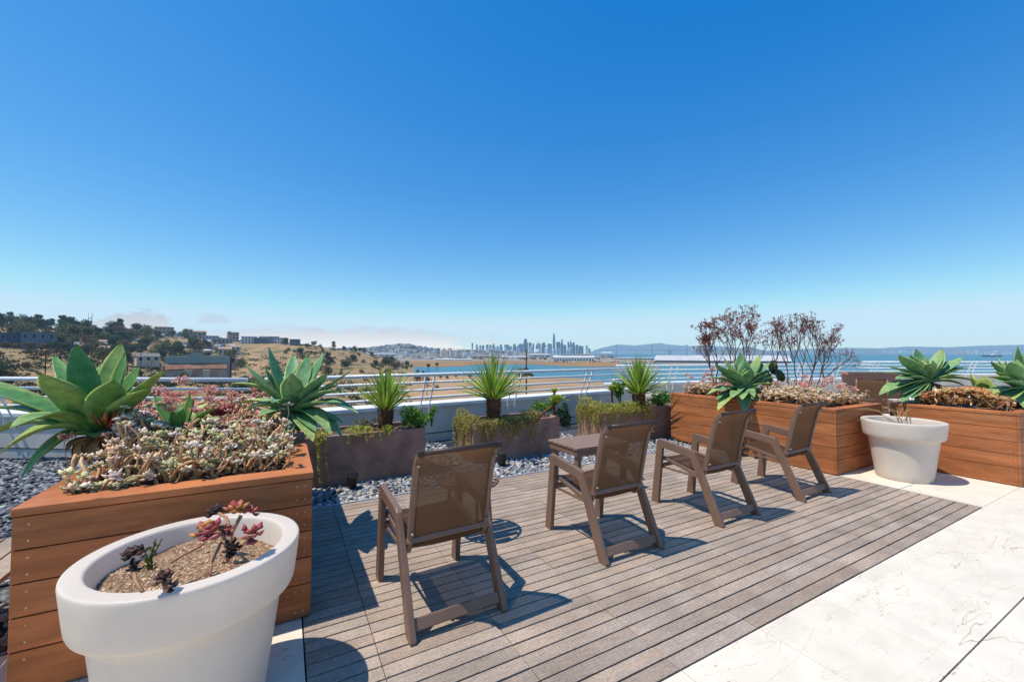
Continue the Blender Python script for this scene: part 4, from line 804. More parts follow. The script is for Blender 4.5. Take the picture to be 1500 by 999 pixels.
flat_land('city_land', [(300, 530), (600, 528.8), (780, 528.8), (905, 529.6), (925, 533), (965, 532), (1005, 534), (1142, 534.6), (1142, 529), (962, 527.5), (930, 526), (895, 524.3), (880, 521.6), (866, 520.2), (600, 519.9), (300, 519.9)], M_city_ground, ZL-.02)
# ---- hillside at the left: a grid over bearing and distance
TB = {-200: [(60,700),(140,570),(250,522),(330,508),(450,488),(600,458),(850,470)], 0: [(60,720),(140,577),(195,540),(250,515),(300,511),(450,494),(600,473),(850,482)],
 70: [(60,720),(140,582),(195,545),(250,521),(300,516),(450,498),(600,480),(850,487)], 140: [(60,720),(140,590),(195,557),(300,528),(450,507),(650,482),(850,487)],
 200: [(60,725),(140,596),(250,557),(350,533),(500,510),(700,484),(850,490)], 260: [(60,725),(140,600),(250,563),(330,546),(450,527),(620,507),(850,489)],
 340: [(60,730),(140,602),(250,566),(350,549),(500,527),(700,508),(900,499)], 400: [(60,730),(140,603),(250,566),(400,541),(550,523),(700,505),(900,502)],
 450: [(60,730),(140,603),(250,566),(400,546),(550,526),(650,509),(760,506),(900,510)], 520: [(60,730),(140,603),(250,567),(400,549),(550,534),(680,518),(790,514),(950,520)],
 565: [(60,730),(140,604),(250,567),(400,549),(550,539),(700,529),(850,523),(1000,523)], 600: [(60,730),(140,605),(250,567.5),(400,549.3),(550,541),(700,535.6),(850,532.4),(1000,530.5)], 625: [(60,735),(140,607),(250,569),(400,549.6),(550,541.5),(700,536),(850,532.7),(1000,530.7)]}
TX = sorted(TB)
def prof_y(col, d):
    p = TB[col]
    if d <= p[0][0]: return p[0][1]
    for (a, ya), (b, yb) in zip(p, p[1:]):
        if d <= b: q = (d-a)/(b-a); return ya+(yb-ya)*q
    return p[-1][1]
def terr(x, d):                       # height of the hillside at bearing x, distance d
    x = min(max(x, TX[0]), TX[-1])
    for a, b in zip(TX, TX[1:]):
        if x <= b: q = (x-a)/(b-a); q = q*q*(3-2*q); y = prof_y(a, d)*(1-q)+prof_y(b, d)*q; break
    z = H+(HY-y)/FP*d
    amp = min(1, max(0, (610-x)/120))
    z = max(z, ZL-.6)+amp*(2.2*noise.noise(Vector((x*.02, d*.012, 1)))+1.0*noise.noise(Vector((x*.07, d*.04, 5))))
    return max(z, ZL-.2) if x < 606 else z
xs = [-200+7*i for i in range(119)]; xs = [x for x in xs if x <= 625]; ds = [60, 80, 100, 120, 140, 160, 180, 200, 220, 240, 260, 285, 310, 340, 370, 400, 440, 480, 520, 560, 600, 650, 700, 760, 820, 900, 1000]
mb = MB(); vs = []
for d in ds:
    for x in xs: p = W(x, HY, d); p.z = terr(x, d); vs.append(p)
k = len(xs); mb.add(vs, [(j*k+i, j*k+i+1, (j+1)*k+i+1, (j+1)*k+i) for j in range(len(ds)-1) for i in range(k-1)], smooth=True)
setting(mb.build('hillside', M_hill))
# ---- ridges of far land
def ridge(name, pts, d, depth, m, yb=519.5, rough=.5, seed=0):
    vs = []; N_ = len(pts)-1; xs = []
    for (xa, ya), (xb, yb_) in zip(pts, pts[1:]):
        s = max(2, int((xb-xa)/4))
        for i in range(s): q = i/s; xs.append((xa+(xb-xa)*q, ya+(yb_-ya)*q))
    xs.append(pts[-1]); mb = MB()
    for x, y in xs:
        y2 = y+rough*noise.noise(Vector((x*.11, seed, 0)))+rough*.5*noise.noise(Vector((x*.31, seed, 3)))
        a = W(x, HY, d); a.z = ZW-1; b = W(x, HY, d+depth*.45); b.z = ZW+(W(x, y2, d+depth*.45).z-ZW)*.55; c = W(x, y2, d+depth); e = W(x, HY, d+depth*2); e.z = ZW-1
        vs += [a, b, c, e]
    mb.add(vs, [(i*4+j, i*4+j+1, i*4+j+5, i*4+j+4) for i in range(len(xs)-1) for j in range(3)], smooth=True)
    return setting(mb.build(name, m))
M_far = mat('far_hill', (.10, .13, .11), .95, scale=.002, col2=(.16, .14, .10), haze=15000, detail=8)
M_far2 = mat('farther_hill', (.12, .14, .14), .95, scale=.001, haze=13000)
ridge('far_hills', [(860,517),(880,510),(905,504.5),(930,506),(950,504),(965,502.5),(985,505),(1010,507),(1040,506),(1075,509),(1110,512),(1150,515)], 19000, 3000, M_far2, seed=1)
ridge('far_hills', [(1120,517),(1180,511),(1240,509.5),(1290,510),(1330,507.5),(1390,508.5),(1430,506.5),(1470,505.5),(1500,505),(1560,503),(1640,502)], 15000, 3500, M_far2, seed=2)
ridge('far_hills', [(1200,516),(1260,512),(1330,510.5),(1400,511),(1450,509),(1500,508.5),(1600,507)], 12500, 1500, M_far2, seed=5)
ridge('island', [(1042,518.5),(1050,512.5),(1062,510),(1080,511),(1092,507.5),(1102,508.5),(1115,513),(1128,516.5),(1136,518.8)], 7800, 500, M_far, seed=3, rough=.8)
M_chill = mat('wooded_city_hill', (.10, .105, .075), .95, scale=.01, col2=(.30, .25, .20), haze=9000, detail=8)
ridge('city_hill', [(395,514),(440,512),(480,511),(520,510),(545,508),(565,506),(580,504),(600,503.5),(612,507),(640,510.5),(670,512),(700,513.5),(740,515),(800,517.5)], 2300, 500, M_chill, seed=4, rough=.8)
# ---- fog bank and low clouds
def fog_mat(name, col, dens, sc, strength=.85):
    m = bpy.data.materials.new(name); nt = nodes(m); L = nt.links.new; out = N(nt, 'ShaderNodeOutputMaterial')
    at = N(nt, 'ShaderNodeVertexColor', _layer_name='Col'); sp = N(nt, 'ShaderNodeSeparateColor'); L(at.outputs[0], sp.inputs[0])
    tc = N(nt, 'ShaderNodeTexCoord'); mp = N(nt, 'ShaderNodeMapping'); mp.inputs['Scale'].default_value = (sc, sc, sc*3.2); L(tc.outputs['Object'], mp.inputs[0])
    nz = N(nt, 'ShaderNodeTexNoise', Scale=1, Detail=7, Roughness=.6); L(mp.outputs[0], nz.inputs['Vector'])
    a = N(nt, 'ShaderNodeMath', _operation='MULTIPLY_ADD'); L(nz.outputs[0], a.inputs[0]); a.inputs[1].default_value = 1.3; a.inputs[2].default_value = -.58
    b = N(nt, 'ShaderNodeMath', _operation='ADD'); L(a.outputs[0], b.inputs[0]); L(sp.outputs[0], b.inputs[1])
    r = N(nt, 'ShaderNodeMapRange', _interpolation_type='SMOOTHSTEP'); r.inputs[1].default_value = .12; r.inputs[2].default_value = .75; r.inputs[4].default_value = dens; L(b.outputs[0], r.inputs[0])
    mx = N(nt, 'ShaderNodeMix', _data_type='RGBA'); L(sp.outputs[1], mx.inputs[0]); mx.inputs[6].default_value = (.50, .58, .70, 1); mx.inputs[7].default_value = (*col, 1)
    em = N(nt, 'ShaderNodeEmission'); em.inputs[1].default_value = strength; L(mx.outputs[2], em.inputs[0])  # fog and cloud glow: daylight scattered in them is painted as emission
    tr = N(nt, 'ShaderNodeBsdfTransparent'); ms = N(nt, 'ShaderNodeMixShader'); L(r.outputs[0], ms.inputs[0]); L(tr.outputs[0], ms.inputs[1]); L(em.outputs[0], ms.inputs[2]); L(ms.outputs[0], out.inputs[0])
    return m
def cloud(name, top, bot, d, m, nrow=8):
    mb = MB(); vs = []; cs = []; cols = 60; x0, x1 = top[0][0], top[-1][0]
    def ev(t, x):
        for (a, ya), (b, yb) in zip(t, t[1:]):
            if x <= b: return ya+(yb-ya)*(x-a)/(b-a)
        return t[-1][1]
    for i in range(cols+1):
        x = x0+(x1-x0)*i/cols; f = min(1, min(i, cols-i)/12)
        for j in range(nrow+1):
            q = j/nrow; y = ev(bot, x)*(1-q)+ev(top, x)*q; vs.append(W(x, y, d*(1+.02*math.sin(q*3.1)))); cs.append((f*(1-q**2.2)*(.9 if q > 0 else .9), 1-q**1.3, 0))
    n = nrow+1; mb.add(vs, [(i*n+j, i*n+j+1, (i+1)*n+j+1, (i+1)*n+j) for i in range(cols) for j in range(nrow)], smooth=True, cols=cs)
    return setting(mb.build(name, m))
M_fog = fog_mat('fog', (.90, .91, .94), .97, .0011, 1.0)
cloud('fog_bank', [(-150,486),(160,480),(280,479),(330,476),(400,473),(470,475),(520,474),(580,477),(640,480),(700,486),(780,497)], [(-150,515),(780,515)], 17000, M_fog)
M_cl = fog_mat('cloud', (.82, .82, .86), .75, .0016)
cloud('low_cloud', [(118,468),(150,462),(180,452),(210,450),(240,456),(265,470)], [(118,484),(265,486)], 18000, M_cl)
cloud('thin_cloud', [(285,458),(310,456),(340,462)], [(285,474),(340,474)], 18500, fog_mat('thin_cloud', (.62, .70, .80), .35, .0022))
# ---- trees
def tree_proto(kind, hgt, wid, pal, n, lobes, leaf_s, flatness=.85):
    mb = MB(); lob = []
    for i in range(lobes):
        a = i*2.4+rnd(-.4, .4); r = wid*.5*rnd(.15, .72)*(0 if i == 0 else 1); zz = hgt*rnd(.28, .84) if i else hgt*.78; r *= 1.15-.5*zz/hgt; lob.append((Vector((r*math.cos(a), r*math.sin(a), zz)), wid*rnd(.2, .33)))
    for c, r in lob:
        tone = rnd(.75, 1.2)
        for _ in range(n//lobes):
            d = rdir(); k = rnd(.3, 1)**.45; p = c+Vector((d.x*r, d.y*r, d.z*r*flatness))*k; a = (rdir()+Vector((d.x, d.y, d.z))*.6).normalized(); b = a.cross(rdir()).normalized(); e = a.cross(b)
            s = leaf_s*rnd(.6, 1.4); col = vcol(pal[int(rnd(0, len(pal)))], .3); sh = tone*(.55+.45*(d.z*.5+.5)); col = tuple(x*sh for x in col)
            mb.add([p-b*s, p+e*s*.6, p+b*s, p-e*s*.6], [(0, 1, 2, 3)], col)
    tb = MB(); tb.tube([(0, 0, -2), (wid*.02, 0, hgt*.25), (0, wid*.02, hgt*.6)], [hgt*.028, hgt*.02, hgt*.01], 6)
    for c, r in lob[1:5]: tb.tube([(wid*.01, 0, hgt*.3), tuple(c*.6+Vector((0, 0, hgt*.15))), tuple(c)], [hgt*.013, hgt*.009, hgt*.005], 4)
    return mb, tb
M_bgfol = mat('distant_foliage', (1, 1, 1), .8, var=.1, scale=.5, attr=True, trans=.2, haze=9000)
M_bgtrunk = mat('distant_trunk', (.12, .085, .06), .9, haze=9000)
GR1 = [(.10, .13, .04), (.12, .14, .045), (.065, .10, .035)]; GR2 = [(.18, .17, .05), (.20, .16, .065), (.13, .15, .045)]; GR3 = [(.25, .16, .075), (.28, .17, .08), (.16, .14, .06)]; GR4 = [(.06, .095, .04), (.08, .11, .05), (.05, .075, .035)]; GR5 = [(.17, .17, .05), (.13, .15, .05)]
TK = [('dense dark green', 9, 9, GR1, 1100, 11, .40), ('olive green spreading', 9, 11, GR2, 1100, 12, .40), ('brownish green loose', 8, 9, GR3, 850, 11, .40), ('dark conifer like', 12, 7.5, GR4, 1100, 11, .40), ('low rounded', 4.2, 6.5, GR2, 420, 6, .36), ('yellow green bushy', 5, 6.5, GR5, 420, 6, .36)]
PROT = []
def tree(kind, x, d, sc, zone, sub=0, flag={}):
    nm, hh, ww, pal, n, lo, ls = TK[kind]; p = W(x, HY, d); p.z = terr(x, d)-.3*sc-sub if x <= 625 else ZL-.1
    lab = f'{nm} tree {zone}'; grp = f'trees {zone}'
    if kind not in flag:
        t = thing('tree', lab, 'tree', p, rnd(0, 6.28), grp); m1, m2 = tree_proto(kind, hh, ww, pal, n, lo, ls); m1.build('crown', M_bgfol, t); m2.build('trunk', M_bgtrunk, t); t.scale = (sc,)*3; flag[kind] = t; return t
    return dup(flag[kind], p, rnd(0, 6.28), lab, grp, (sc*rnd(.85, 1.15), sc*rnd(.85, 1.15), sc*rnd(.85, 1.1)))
Z1, Z2, Z3, Z4 = 'on the wooded hill at the left', 'among the houses on the left slope', 'on the golden grass hill', 'by the lagoon shore'
for i in range(70):                   # wooded ridge
    x = rnd(-70, 190); d = rnd(420, 640); tree(int(rnd(0, 4)), x, d, rnd(1.4, 2.2), Z1)
for i in range(16):
    x = rnd(-40, 130); d = rnd(345, 440); tree(int(rnd(0, 4)), x, d, rnd(.8, 1.4), Z1)
for i in range(66):
    x = rnd(170, 355); d = rnd(380, 880); tree([0, 1, 2, 4, 5, 0][int(rnd(0, 6))], x, d, rnd(1.0, 2.0), Z2)
for x, d, s, k in [(175,640,1.3,3),(200,660,1.5,0),(214,660,1.4,0),(196,600,1.3,1),(260,560,1.1,0),(252,480,1.0,0),(268,420,.9,1),(185,330,.9,0),(150,300,.9,1),(128,330,.8,0),(300,640,1.0,0),(336,880,1.3,3),(130,520,1.2,1),(108,500,1.1,2),(232,640,1.0,3)]: tree(k, x, d, s*1.45, Z2)
for x, d, s_, k in [(8,318,.75,2),(24,322,.6,2),(44,316,.7,1),(66,320,.65,2),(80,322,.7,0),(96,330,.8,0),(112,340,.9,0),(120,360,.9,2),(138,370,1.0,0),(150,390,1.0,1),(165,410,1.0,0),(182,400,1.0,3),(205,430,.9,0),(225,420,.8,1),(240,440,.9,0),(258,450,.9,4),(280,470,1.0,0),(305,500,1.0,0),(322,520,.9,4),(160,470,1.2,3),(-10,320,.8,0),(175,520,1.4,0)]: tree(k, x, d, s_, Z2)
for i in range(40):
    x = rnd(395, 600); d = rnd(420, 760); tree([4, 4, 2, 0, 5, 1][int(rnd(0, 6))], x, d, rnd(.7, 1.5), Z3)
for x, d, s, k in [(489,740,.95,3),(504,750,.8,0),(520,745,.75,1),(527,740,.7,0),(460,700,1.0,2),(440,560,1.1,0),(418,700,1.0,0),(480,500,.9,3),(486,500,.7,3),(510,500,1.0,1),(505,480,.8,0),(565,560,1.15,0),(560,555,1.0,4),(572,560,1.1,0),(590,590,.8,4),(603,600,.8,4),(545,540,.9,5),(470,430,.8,4),(480,330,.9,2),(500,400,.6,4)]: tree(k, x, d, s*1.4, Z3)
for x, d, s, k in [(612,450,.6,5),(620,450,.5,4),(645,330,.55,5),(655,335,.5,4),(668,340,.6,5),(690,345,.5,5),(762,330,.75,1),(770,335,.9,0),(778,335,.7,5),(640,230,.5,4),(626,260,.6,2),(705,260,.35,4),(612,300,.7,1),(735,300,.4,4),(628,560,.6,0),(640,620,.6,0)]: tree(k, x, d, s*1.25, Z4)
for x, d, s, k in [(350,190,1.15,0),(366,200,1.2,2),(382,195,1.1,0),(398,205,1.15,1),(414,210,1.1,2),(430,210,.9,0),(342,180,.8,0),(372,180,1.0,0),(392,175,.9,0)]: tree(k, x, d, s*.92, 'in the big dark clump right of the grey warehouse', .5)
for x, d, s, k in [(-4,150,1.0,0),(12,155,.75,2),(-22,150,1.1,1),(120,185,.5,5),(40,200,.5,2),(58,190,.45,5),(88,200,.5,2),(170,190,.55,0),(200,180,.6,0),(228,240,.7,0),(242,240,.7,0),(256,245,.7,0),(270,250,.65,0),(284,255,.6,0),(214,230,.7,1),(145,235,.7,4)]: tree(k, x, d, s, 'in the near valley below the railing')
M_scrub = mat('scrub', (1, 1, 1), .9, var=.15, scale=.3, attr=True, haze=9000); m = MB()
SP = [(.10, .10, .04), (.14, .12, .05), (.07, .085, .035), (.20, .15, .07), (.12, .09, .05)]
for i in range(5200):
    x = rnd(-90, 600) if i % 2 else rnd(-90, 330); d = 110*(7.8**rnd(0, 1)); den = noise.noise(Vector((x*.016, math.log(d)*2.2, 2)))
    den += .26 if x < 350 else .13
    if x < 210 and d > 400: den += .45
    if den < rnd(-.15, .3): continue
    p = W(x, HY, d); p.z = terr(x, d); s = rnd(.5, 1.9)*(.5+d/420); tone = rnd(.7, 1.2); base = SP[int(rnd(0, 5))]
    for j in range(16):
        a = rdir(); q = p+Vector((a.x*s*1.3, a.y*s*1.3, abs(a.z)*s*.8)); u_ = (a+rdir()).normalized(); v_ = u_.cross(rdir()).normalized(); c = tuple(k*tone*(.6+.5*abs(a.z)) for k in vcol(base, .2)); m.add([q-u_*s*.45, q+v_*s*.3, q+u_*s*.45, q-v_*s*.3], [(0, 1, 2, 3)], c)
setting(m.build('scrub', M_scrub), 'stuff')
# ---- houses on the left slope
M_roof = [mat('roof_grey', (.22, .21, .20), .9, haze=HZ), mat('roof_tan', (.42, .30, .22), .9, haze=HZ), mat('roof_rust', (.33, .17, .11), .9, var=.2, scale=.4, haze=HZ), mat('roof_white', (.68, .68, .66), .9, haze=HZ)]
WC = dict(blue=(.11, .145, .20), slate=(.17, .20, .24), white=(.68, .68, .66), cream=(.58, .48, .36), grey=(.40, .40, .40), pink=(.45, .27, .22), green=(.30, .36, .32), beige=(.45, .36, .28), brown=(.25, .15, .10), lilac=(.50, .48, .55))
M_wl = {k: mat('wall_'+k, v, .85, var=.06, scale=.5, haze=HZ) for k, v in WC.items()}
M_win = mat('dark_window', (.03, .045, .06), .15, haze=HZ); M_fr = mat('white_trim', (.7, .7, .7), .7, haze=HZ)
def house(label, x, yb, d, w, h, wall, roof=0, gable=False, nw=3, nf=2, dep=9, turn=0, name='house'):
    """w,h in photo pixels"""
    p = W(x, yb, d); t = thing(name, label, 'house' if name == 'house' else 'building', p, math.atan2(p.y, p.x)-math.pi/2+turn); k = d/FP; w *= k; h *= k
    m = MB(); m.box((-w/2, 0, -4), (w/2, dep, h)); m.build('wall', M_wl[wall], t)
    m = MB()
    if gable: r = min(2.6, w*.3); m.prism([(-.4, h-.05), (dep/2, h+r), (dep+.4, h-.05), (dep+.4, h-.3), (-.4, h-.3)], -w/2-.4, w/2+.4)
    else: m.box((-w/2-.25, -.25, h+.002), (w/2+.25, dep+.25, h+.4))
    m.build('roof', M_roof[roof], t)
    for f in range(nf):
        for i in range(nw):
            cx = -w/2+w*(i+.5)/nw; cz = h*(f+.55)/nf; a = min(w/nw*.28, 1.0); b = h/nf*.26
            m = MB(); m.box((cx-a-.12, -.06, cz-b-.12), (cx+a+.12, -.003, cz+b+.12)); fr = m.build('window', M_fr, t); m = MB(); m.box((cx-a, -.09, cz-b), (cx+a, -.062, cz+b)); m.build('pane', M_win, fr)
    return t
house('long blue house row under the trees at the far left edge', 12, 512, 330, 62, 24, 'blue', 0, False, 6, 2); house('blue house block just right of the long blue row', 56, 512, 335, 34, 25, 'slate', 0, False, 4, 2)
house('dark blue house with pale windows above the golden bank', 88, 517, 330, 28, 16, 'blue', 0, False, 3, 2); house('blue house left of the biggest agave tip', 104, 516, 345, 16, 11, 'slate', 0, True, 2, 1)
house('lilac and blue three storey house on the wooded slope', 152, 497, 560, 16, 14, 'lilac', 3, False, 2, 3); house('blue house joined to the lilac house', 166, 497, 562, 12, 13, 'blue', 0, False, 3, 3)
house('white flat house between trees left of the pole', 128, 515, 420, 12, 11, 'white', 3, False, 2, 1); house('cream house with tan roof on the mid slope', 152, 510, 450, 15, 9, 'cream', 1, True, 3, 1); house('tan bungalow below the lilac house', 148, 518, 380, 18, 8, 'beige', 1, True, 3, 1)
house('brown house behind the agave tips', 200, 520, 480, 24, 16, 'brown', 2, False, 4, 2); house('reddish low house right of the brown one', 200, 531, 360, 20, 10, 'pink', 2, True, 3, 1)
house('white bungalow with grey roof beside the utility pole', 218, 530, 330, 26, 8, 'cream', 0, True, 3, 1, turn=.2); house('grey long terrace high on the slope', 264, 497, 800, 30, 9, 'grey', 0, False, 8, 2); house('pale house at the left of the grey terrace', 248, 497, 790, 9, 10, 'cream', 1, False, 2, 2)
house('tan roof house on the ridge right of the grey terrace', 292, 492, 860, 16, 6, 'beige', 1, True, 3, 1); house('grey block on the right ridge', 306, 501, 820, 24, 9, 'lilac', 0, False, 6, 2); house('beige house on the ridge end', 342, 498, 860, 13, 11, 'beige', 2, False, 3, 2); house('grey low house below the ridge end', 330, 503, 800, 18, 7, 'grey', 0, False, 4, 1)
house('cream house with grey roof on the middle slope', 276, 512, 640, 22, 8, 'grey', 0, True, 4, 1); house('white house with brown roof on the middle slope', 232, 515, 560, 13, 9, 'white', 2, True, 2, 1); house('pale house just above the warehouse', 330, 520, 520, 16, 9, 'cream', 1, True, 3, 1); house('tan house right above the dark tree clump', 345, 515, 600, 12, 7, 'cream', 1, True, 2, 1); house('pink shed right of the grey warehouse', 338, 534, 300, 13, 11, 'pink', 0, False, 2, 1)
house('ochre house on the ridge between trees', 216, 490, 760, 13, 9, 'beige', 1, True, 2, 1); house('long pale house crowning the ridge', 240, 484, 850, 22, 5, 'beige', 0, False, 5, 1)
# white apartment blocks on the golden ridge
house('white apartment block with dark window bands on the golden ridge', 365, 508, 820, 20, 15, 'white', 3, False, 5, 4, 14, name='apartment_block'); house('blue grey apartment block in the middle of the white blocks', 382, 508, 815, 18, 13, 'slate', 3, False, 4, 4, 12, name='apartment_block')
house('grey apartment block with a flat overhanging dark roof', 394, 506, 830, 26, 13, 'grey', 0, False, 6, 3, 16, name='apartment_block'); house('right end apartment block on the golden ridge', 412, 504, 840, 18, 9, 'white', 0, False, 5, 2, 12, name='apartment_block'); house('low blue block at the right end of the golden ridge houses', 432, 503, 850, 14, 6, 'slate', 3, False, 4, 1, 12, name='apartment_block')
# grey warehouse with rusty lean-to
d = 262; k = d/FP; p = W(292, 553, d); t = thing('warehouse', 'grey green warehouse with a rust red lean-to roof and stepped parapet', 'warehouse', p, math.atan2(p.y, p.x)-math.pi/2+.02)
m = MB(); m.box((-38*k, 3, -3), (38*k, 22, 31*k)); m.box((-13*k, 3.05, 31*k+.003), (7*k, 4.2, 34.5*k)); m.box((-9*k, 3.1, 34.5*k+.003), (3*k, 4.1, 36.5*k)); m.build('wall', M_wl['green'], t)
m = MB(); m.prism([(-.6, 13*k), (2.98, 21*k), (2.98, 20*k), (-.6, 12*k)], -38*k, 34*k); m.build('lean_to_roof', M_roof[2], t)
m = MB(); m.box((-38*k, 0, -3), (34*k, 2.9, 11.6*k)); m.build('lower_wall', M_wl['beige'], t)
for cx in (-2, 20): m = MB(); m.box(((cx-5)*k, -.08, 0), ((cx+4)*k, -.003, 9*k)); m.build('door', M_wl['pink'], t)
for cx in (-12, 9): m = MB(); m.box(((cx-4)*k, -.7, -1), ((cx+4)*k, -.004, 10.5*k)); m.prism([(-.9, 10.5*k+.01), (-.9, 10.8*k), (.2, 13*k), (.2, 10.5*k+.01)], (cx-5)*k, (cx+5)*k); m.build('porch', M_wl['cream'], t)
m = MB(); m.box((38.05*k, 3.1, -3), (40.5*k, 6, 30*k)); m.build('red_side_wall', mat('dark_red_wall', (.22, .05, .05), .8, haze=HZ), t)
# ---- utility poles
def pole(label, x, yb, yt, d, r=.16, arms=1):
    b = W(x, yb, d); k = d/FP; hh = (yb-yt)*k; t = thing('utility_pole', label, 'utility pole', b, math.atan2(RT.y, RT.x)); m = MB(); m.tube([(0, 0, -6), (0, 0, hh*.5), (0, 0, hh)], [r, r*.9, r*.7], 8); m.build('pole', mat('pole_wood', (.07, .05, .04), .9), t)
    for i in range(arms): m = MB(); m.box((-1.1, -.28, hh-.5-1.2*i), (1.1, -.16, hh-.36-1.2*i)); m.build('crossarm', MATS['pole_wood'], t)
    return t
pole('dark utility pole standing in front of the blue houses', 67.5, 548, 506, 150, .17); pole('short utility pole right of the pole by the blue houses', 88.5, 540, 515, 190, .15); pole('thin pale utility pole among the houses behind the agave tips', 207, 552, 504, 230, .16, 2); pole('short dark pole left of the pale pole', 188, 552, 525, 230, .15); pole('short pole between the pale pole and the warehouse', 223, 552, 528, 240, .12, 0)
pole('tall dark pole rising behind the middle yucca in front of the lagoon', 771, 590, 511, 120, .25, 0); pole('thin lamp post by the lagoon left of the middle yucca', 626, 585, 545, 160, .12, 0)
t = thing('power_lines', 'thin power lines strung between the left utility poles', 'cables', W(67, 520, 150)); o = t.location; mb = MB()
for (xa, ya, da, xb, yb_, db) in [(-40,502,140,67,508,150),(67,508,150,207,505,230),(67,510,150,207,508,230),(207,505,230,420,500,400),(-40,506,140,67,511,150)]:
    a = W(xa, ya, da)-o; b = W(xb, yb_, db)-o; mb.tube([a.lerp(b, i/8)-UP*(4*i/8*(1-i/8)*1.2) for i in range(9)], .035, 4, (1, 1, 1))
mb.build('wire', mat('wire', (.12, .12, .12), .7), t)
# ---- three pronged mast
d = 6200; k = d/FP; b = W(130.5, 500, d); t = thing('antenna_mast', 'thin three pronged antenna mast on the far hill', 'mast', b, math.atan2(RT.y, RT.x)); M_mast = mat('mast_steel', (.3, .28, .3), .8, haze=14000)
for ox, oy in ((-2.5, 0), (2.5, 0), (0, 4)): m = MB(); m.tube([(ox*k*1.15, oy*k, -50), (ox*k*.75, oy*k*.6, 24*k), (ox*k, oy*k, 42*k)], [4.2, 3.6, 2.0], 6); m.build('leg', M_mast, t)
m = MB(); m.box((-2.6*k, -6, 33.2*k), (2.6*k, 6, 34.4*k)); m.box((-2.2*k, -5, 22*k), (2.2*k, 5, 22.8*k)); m.build('crossbeam', M_mast, t)
# ---- city boxes
def win_extra(sx, sz):
    def f(nt, res, tc, mp):
        L = nt.links.new; br = N(nt, 'ShaderNodeTexBrick', Scale=1.0); br.offset = 0; br.inputs['Color1'].default_value = (.35, .42, .5, 1); br.inputs['Color2'].default_value = (.22, .3, .4, 1); br.inputs['Mortar'].default_value = (1, 1, 1, 1)
        br.inputs['Mortar Size'].default_value = .3; br.inputs['Brick Width'].default_value = sx; br.inputs['Row Height'].default_value = sz
        sp = N(nt, 'ShaderNodeSeparateXYZ'); L(tc.outputs['Object'], sp.inputs[0]); ad = N(nt, 'ShaderNodeMath', _operation='ADD'); L(sp.outputs[0], ad.inputs[0]); L(sp.outputs[1], ad.inputs[1]); cb = N(nt, 'ShaderNodeCombineXYZ'); L(ad.outputs[0], cb.inputs[0]); L(sp.outputs[2], cb.inputs[1]); L(cb.outputs[0], br.inputs['Vector'])
        mm = N(nt, 'ShaderNodeMix', _data_type='RGBA', _blend_type='MULTIPLY'); mm.inputs[0].default_value = 1; L(res, mm.inputs[6]); L(br.outputs[0], mm.inputs[7]); return mm.outputs[2]
    return f
CB = [('white', (.72, .70, .68)), ('cream', (.62, .52, .42)), ('grey', (.40, .40, .42)), ('tan', (.50, .36, .26)), ('pale blue', (.42, .48, .56)), ('dark grey', (.16, .17, .19))]
CM = {n: mat('city_'+n.replace(' ', '_'), c, .85, var=.05, scale=.05, haze=11000) for n, c in CB}
CPROT = {}
def cbox(x, yb, d, w, h, nm, zone, z=None, dep=1.0):
    p = W(x, yb, d); k = d/FP
    if z is not None: p.z = z
    key = (nm, int(rnd(0, 2)))
    lab = f'tiny {nm} building {zone}'; grp = f'buildings {zone}'
    if key not in CPROT:
        m = MB()
        if key[1]: m.box((-.5, 0, -.6), (.5, 1, .8)); m.prism([(-.03, .802), (.5, 1.0), (1.03, .802)], -.53, .53)
        else: m.box((-.5, 0, -.6), (.5, 1, 1)); m.box((-.3, .2, 1.002), (.1, .6, 1.12))
        o = m.build('city_building', CM[nm]); tag(o, lab, 'building', grp); CPROT[key] = o
    else: o = CPROT[key].copy(); COL.objects.link(o); o['label'] = lab; o['group'] = grp
    o.location = p; o.rotation_euler = (0, 0, math.atan2(RT.y, RT.x)+rnd(-.5, .5)); o.scale = (w*k, w*k*dep, h*k); return o
names = [n for n, _ in CB]
def cpick(): return names[[0, 0, 0, 1, 1, 2, 2, 3, 4, 5][int(rnd(0, 10))]]
def hilly(x):
    pts = [(395,514),(440,512),(480,511),(520,510),(545,508),(565,506),(580,504),(600,503.5),(612,507),(640,510.5),(670,512),(700,513.5),(740,515),(800,517.5)]
    for (a, ya), (b, yb) in zip(pts, pts[1:]):
        if x <= b: return ya+(yb-ya)*(x-a)/(b-a)
    return 518
for _ in range(80):                   # hillside houses
    x = rnd(440, 730); yt = hilly(x); q = rnd(0, 1); d = 2300+500*q; y = 519.5+(yt-519.5)*(q*1.2 if q < .45 else .55+(q-.45)*.82)
    cbox(x, y+.6, d-12, rnd(2.2, 5.5), rnd(1.3, 2.6), cpick(), 'on the far city hill')
for _ in range(75):                   # flats
    x = rnd(560, 905); d = rnd(1350, 5200); y = HY+(H-ZL)/d*FP
    if x > 780 and x < 905 and d < 1500: continue
    if x > 868 and d > 2600: continue
    cbox(x, y+.1, d, rnd(3, 13)*(1 if d > 2500 else 1.2), rnd(1.0, 3.0), cpick(), 'on the flats before the skyline')
for i in range(7): cbox(646+i*4.2, 521.5, 2100, 4.0, 10.5, 'cream', 'in the row of tall cream silos')
M_cf = mat('city_tree_green', (.06, .08, .045), .9, scale=.05, var=.4, haze=8000)
m = MB()
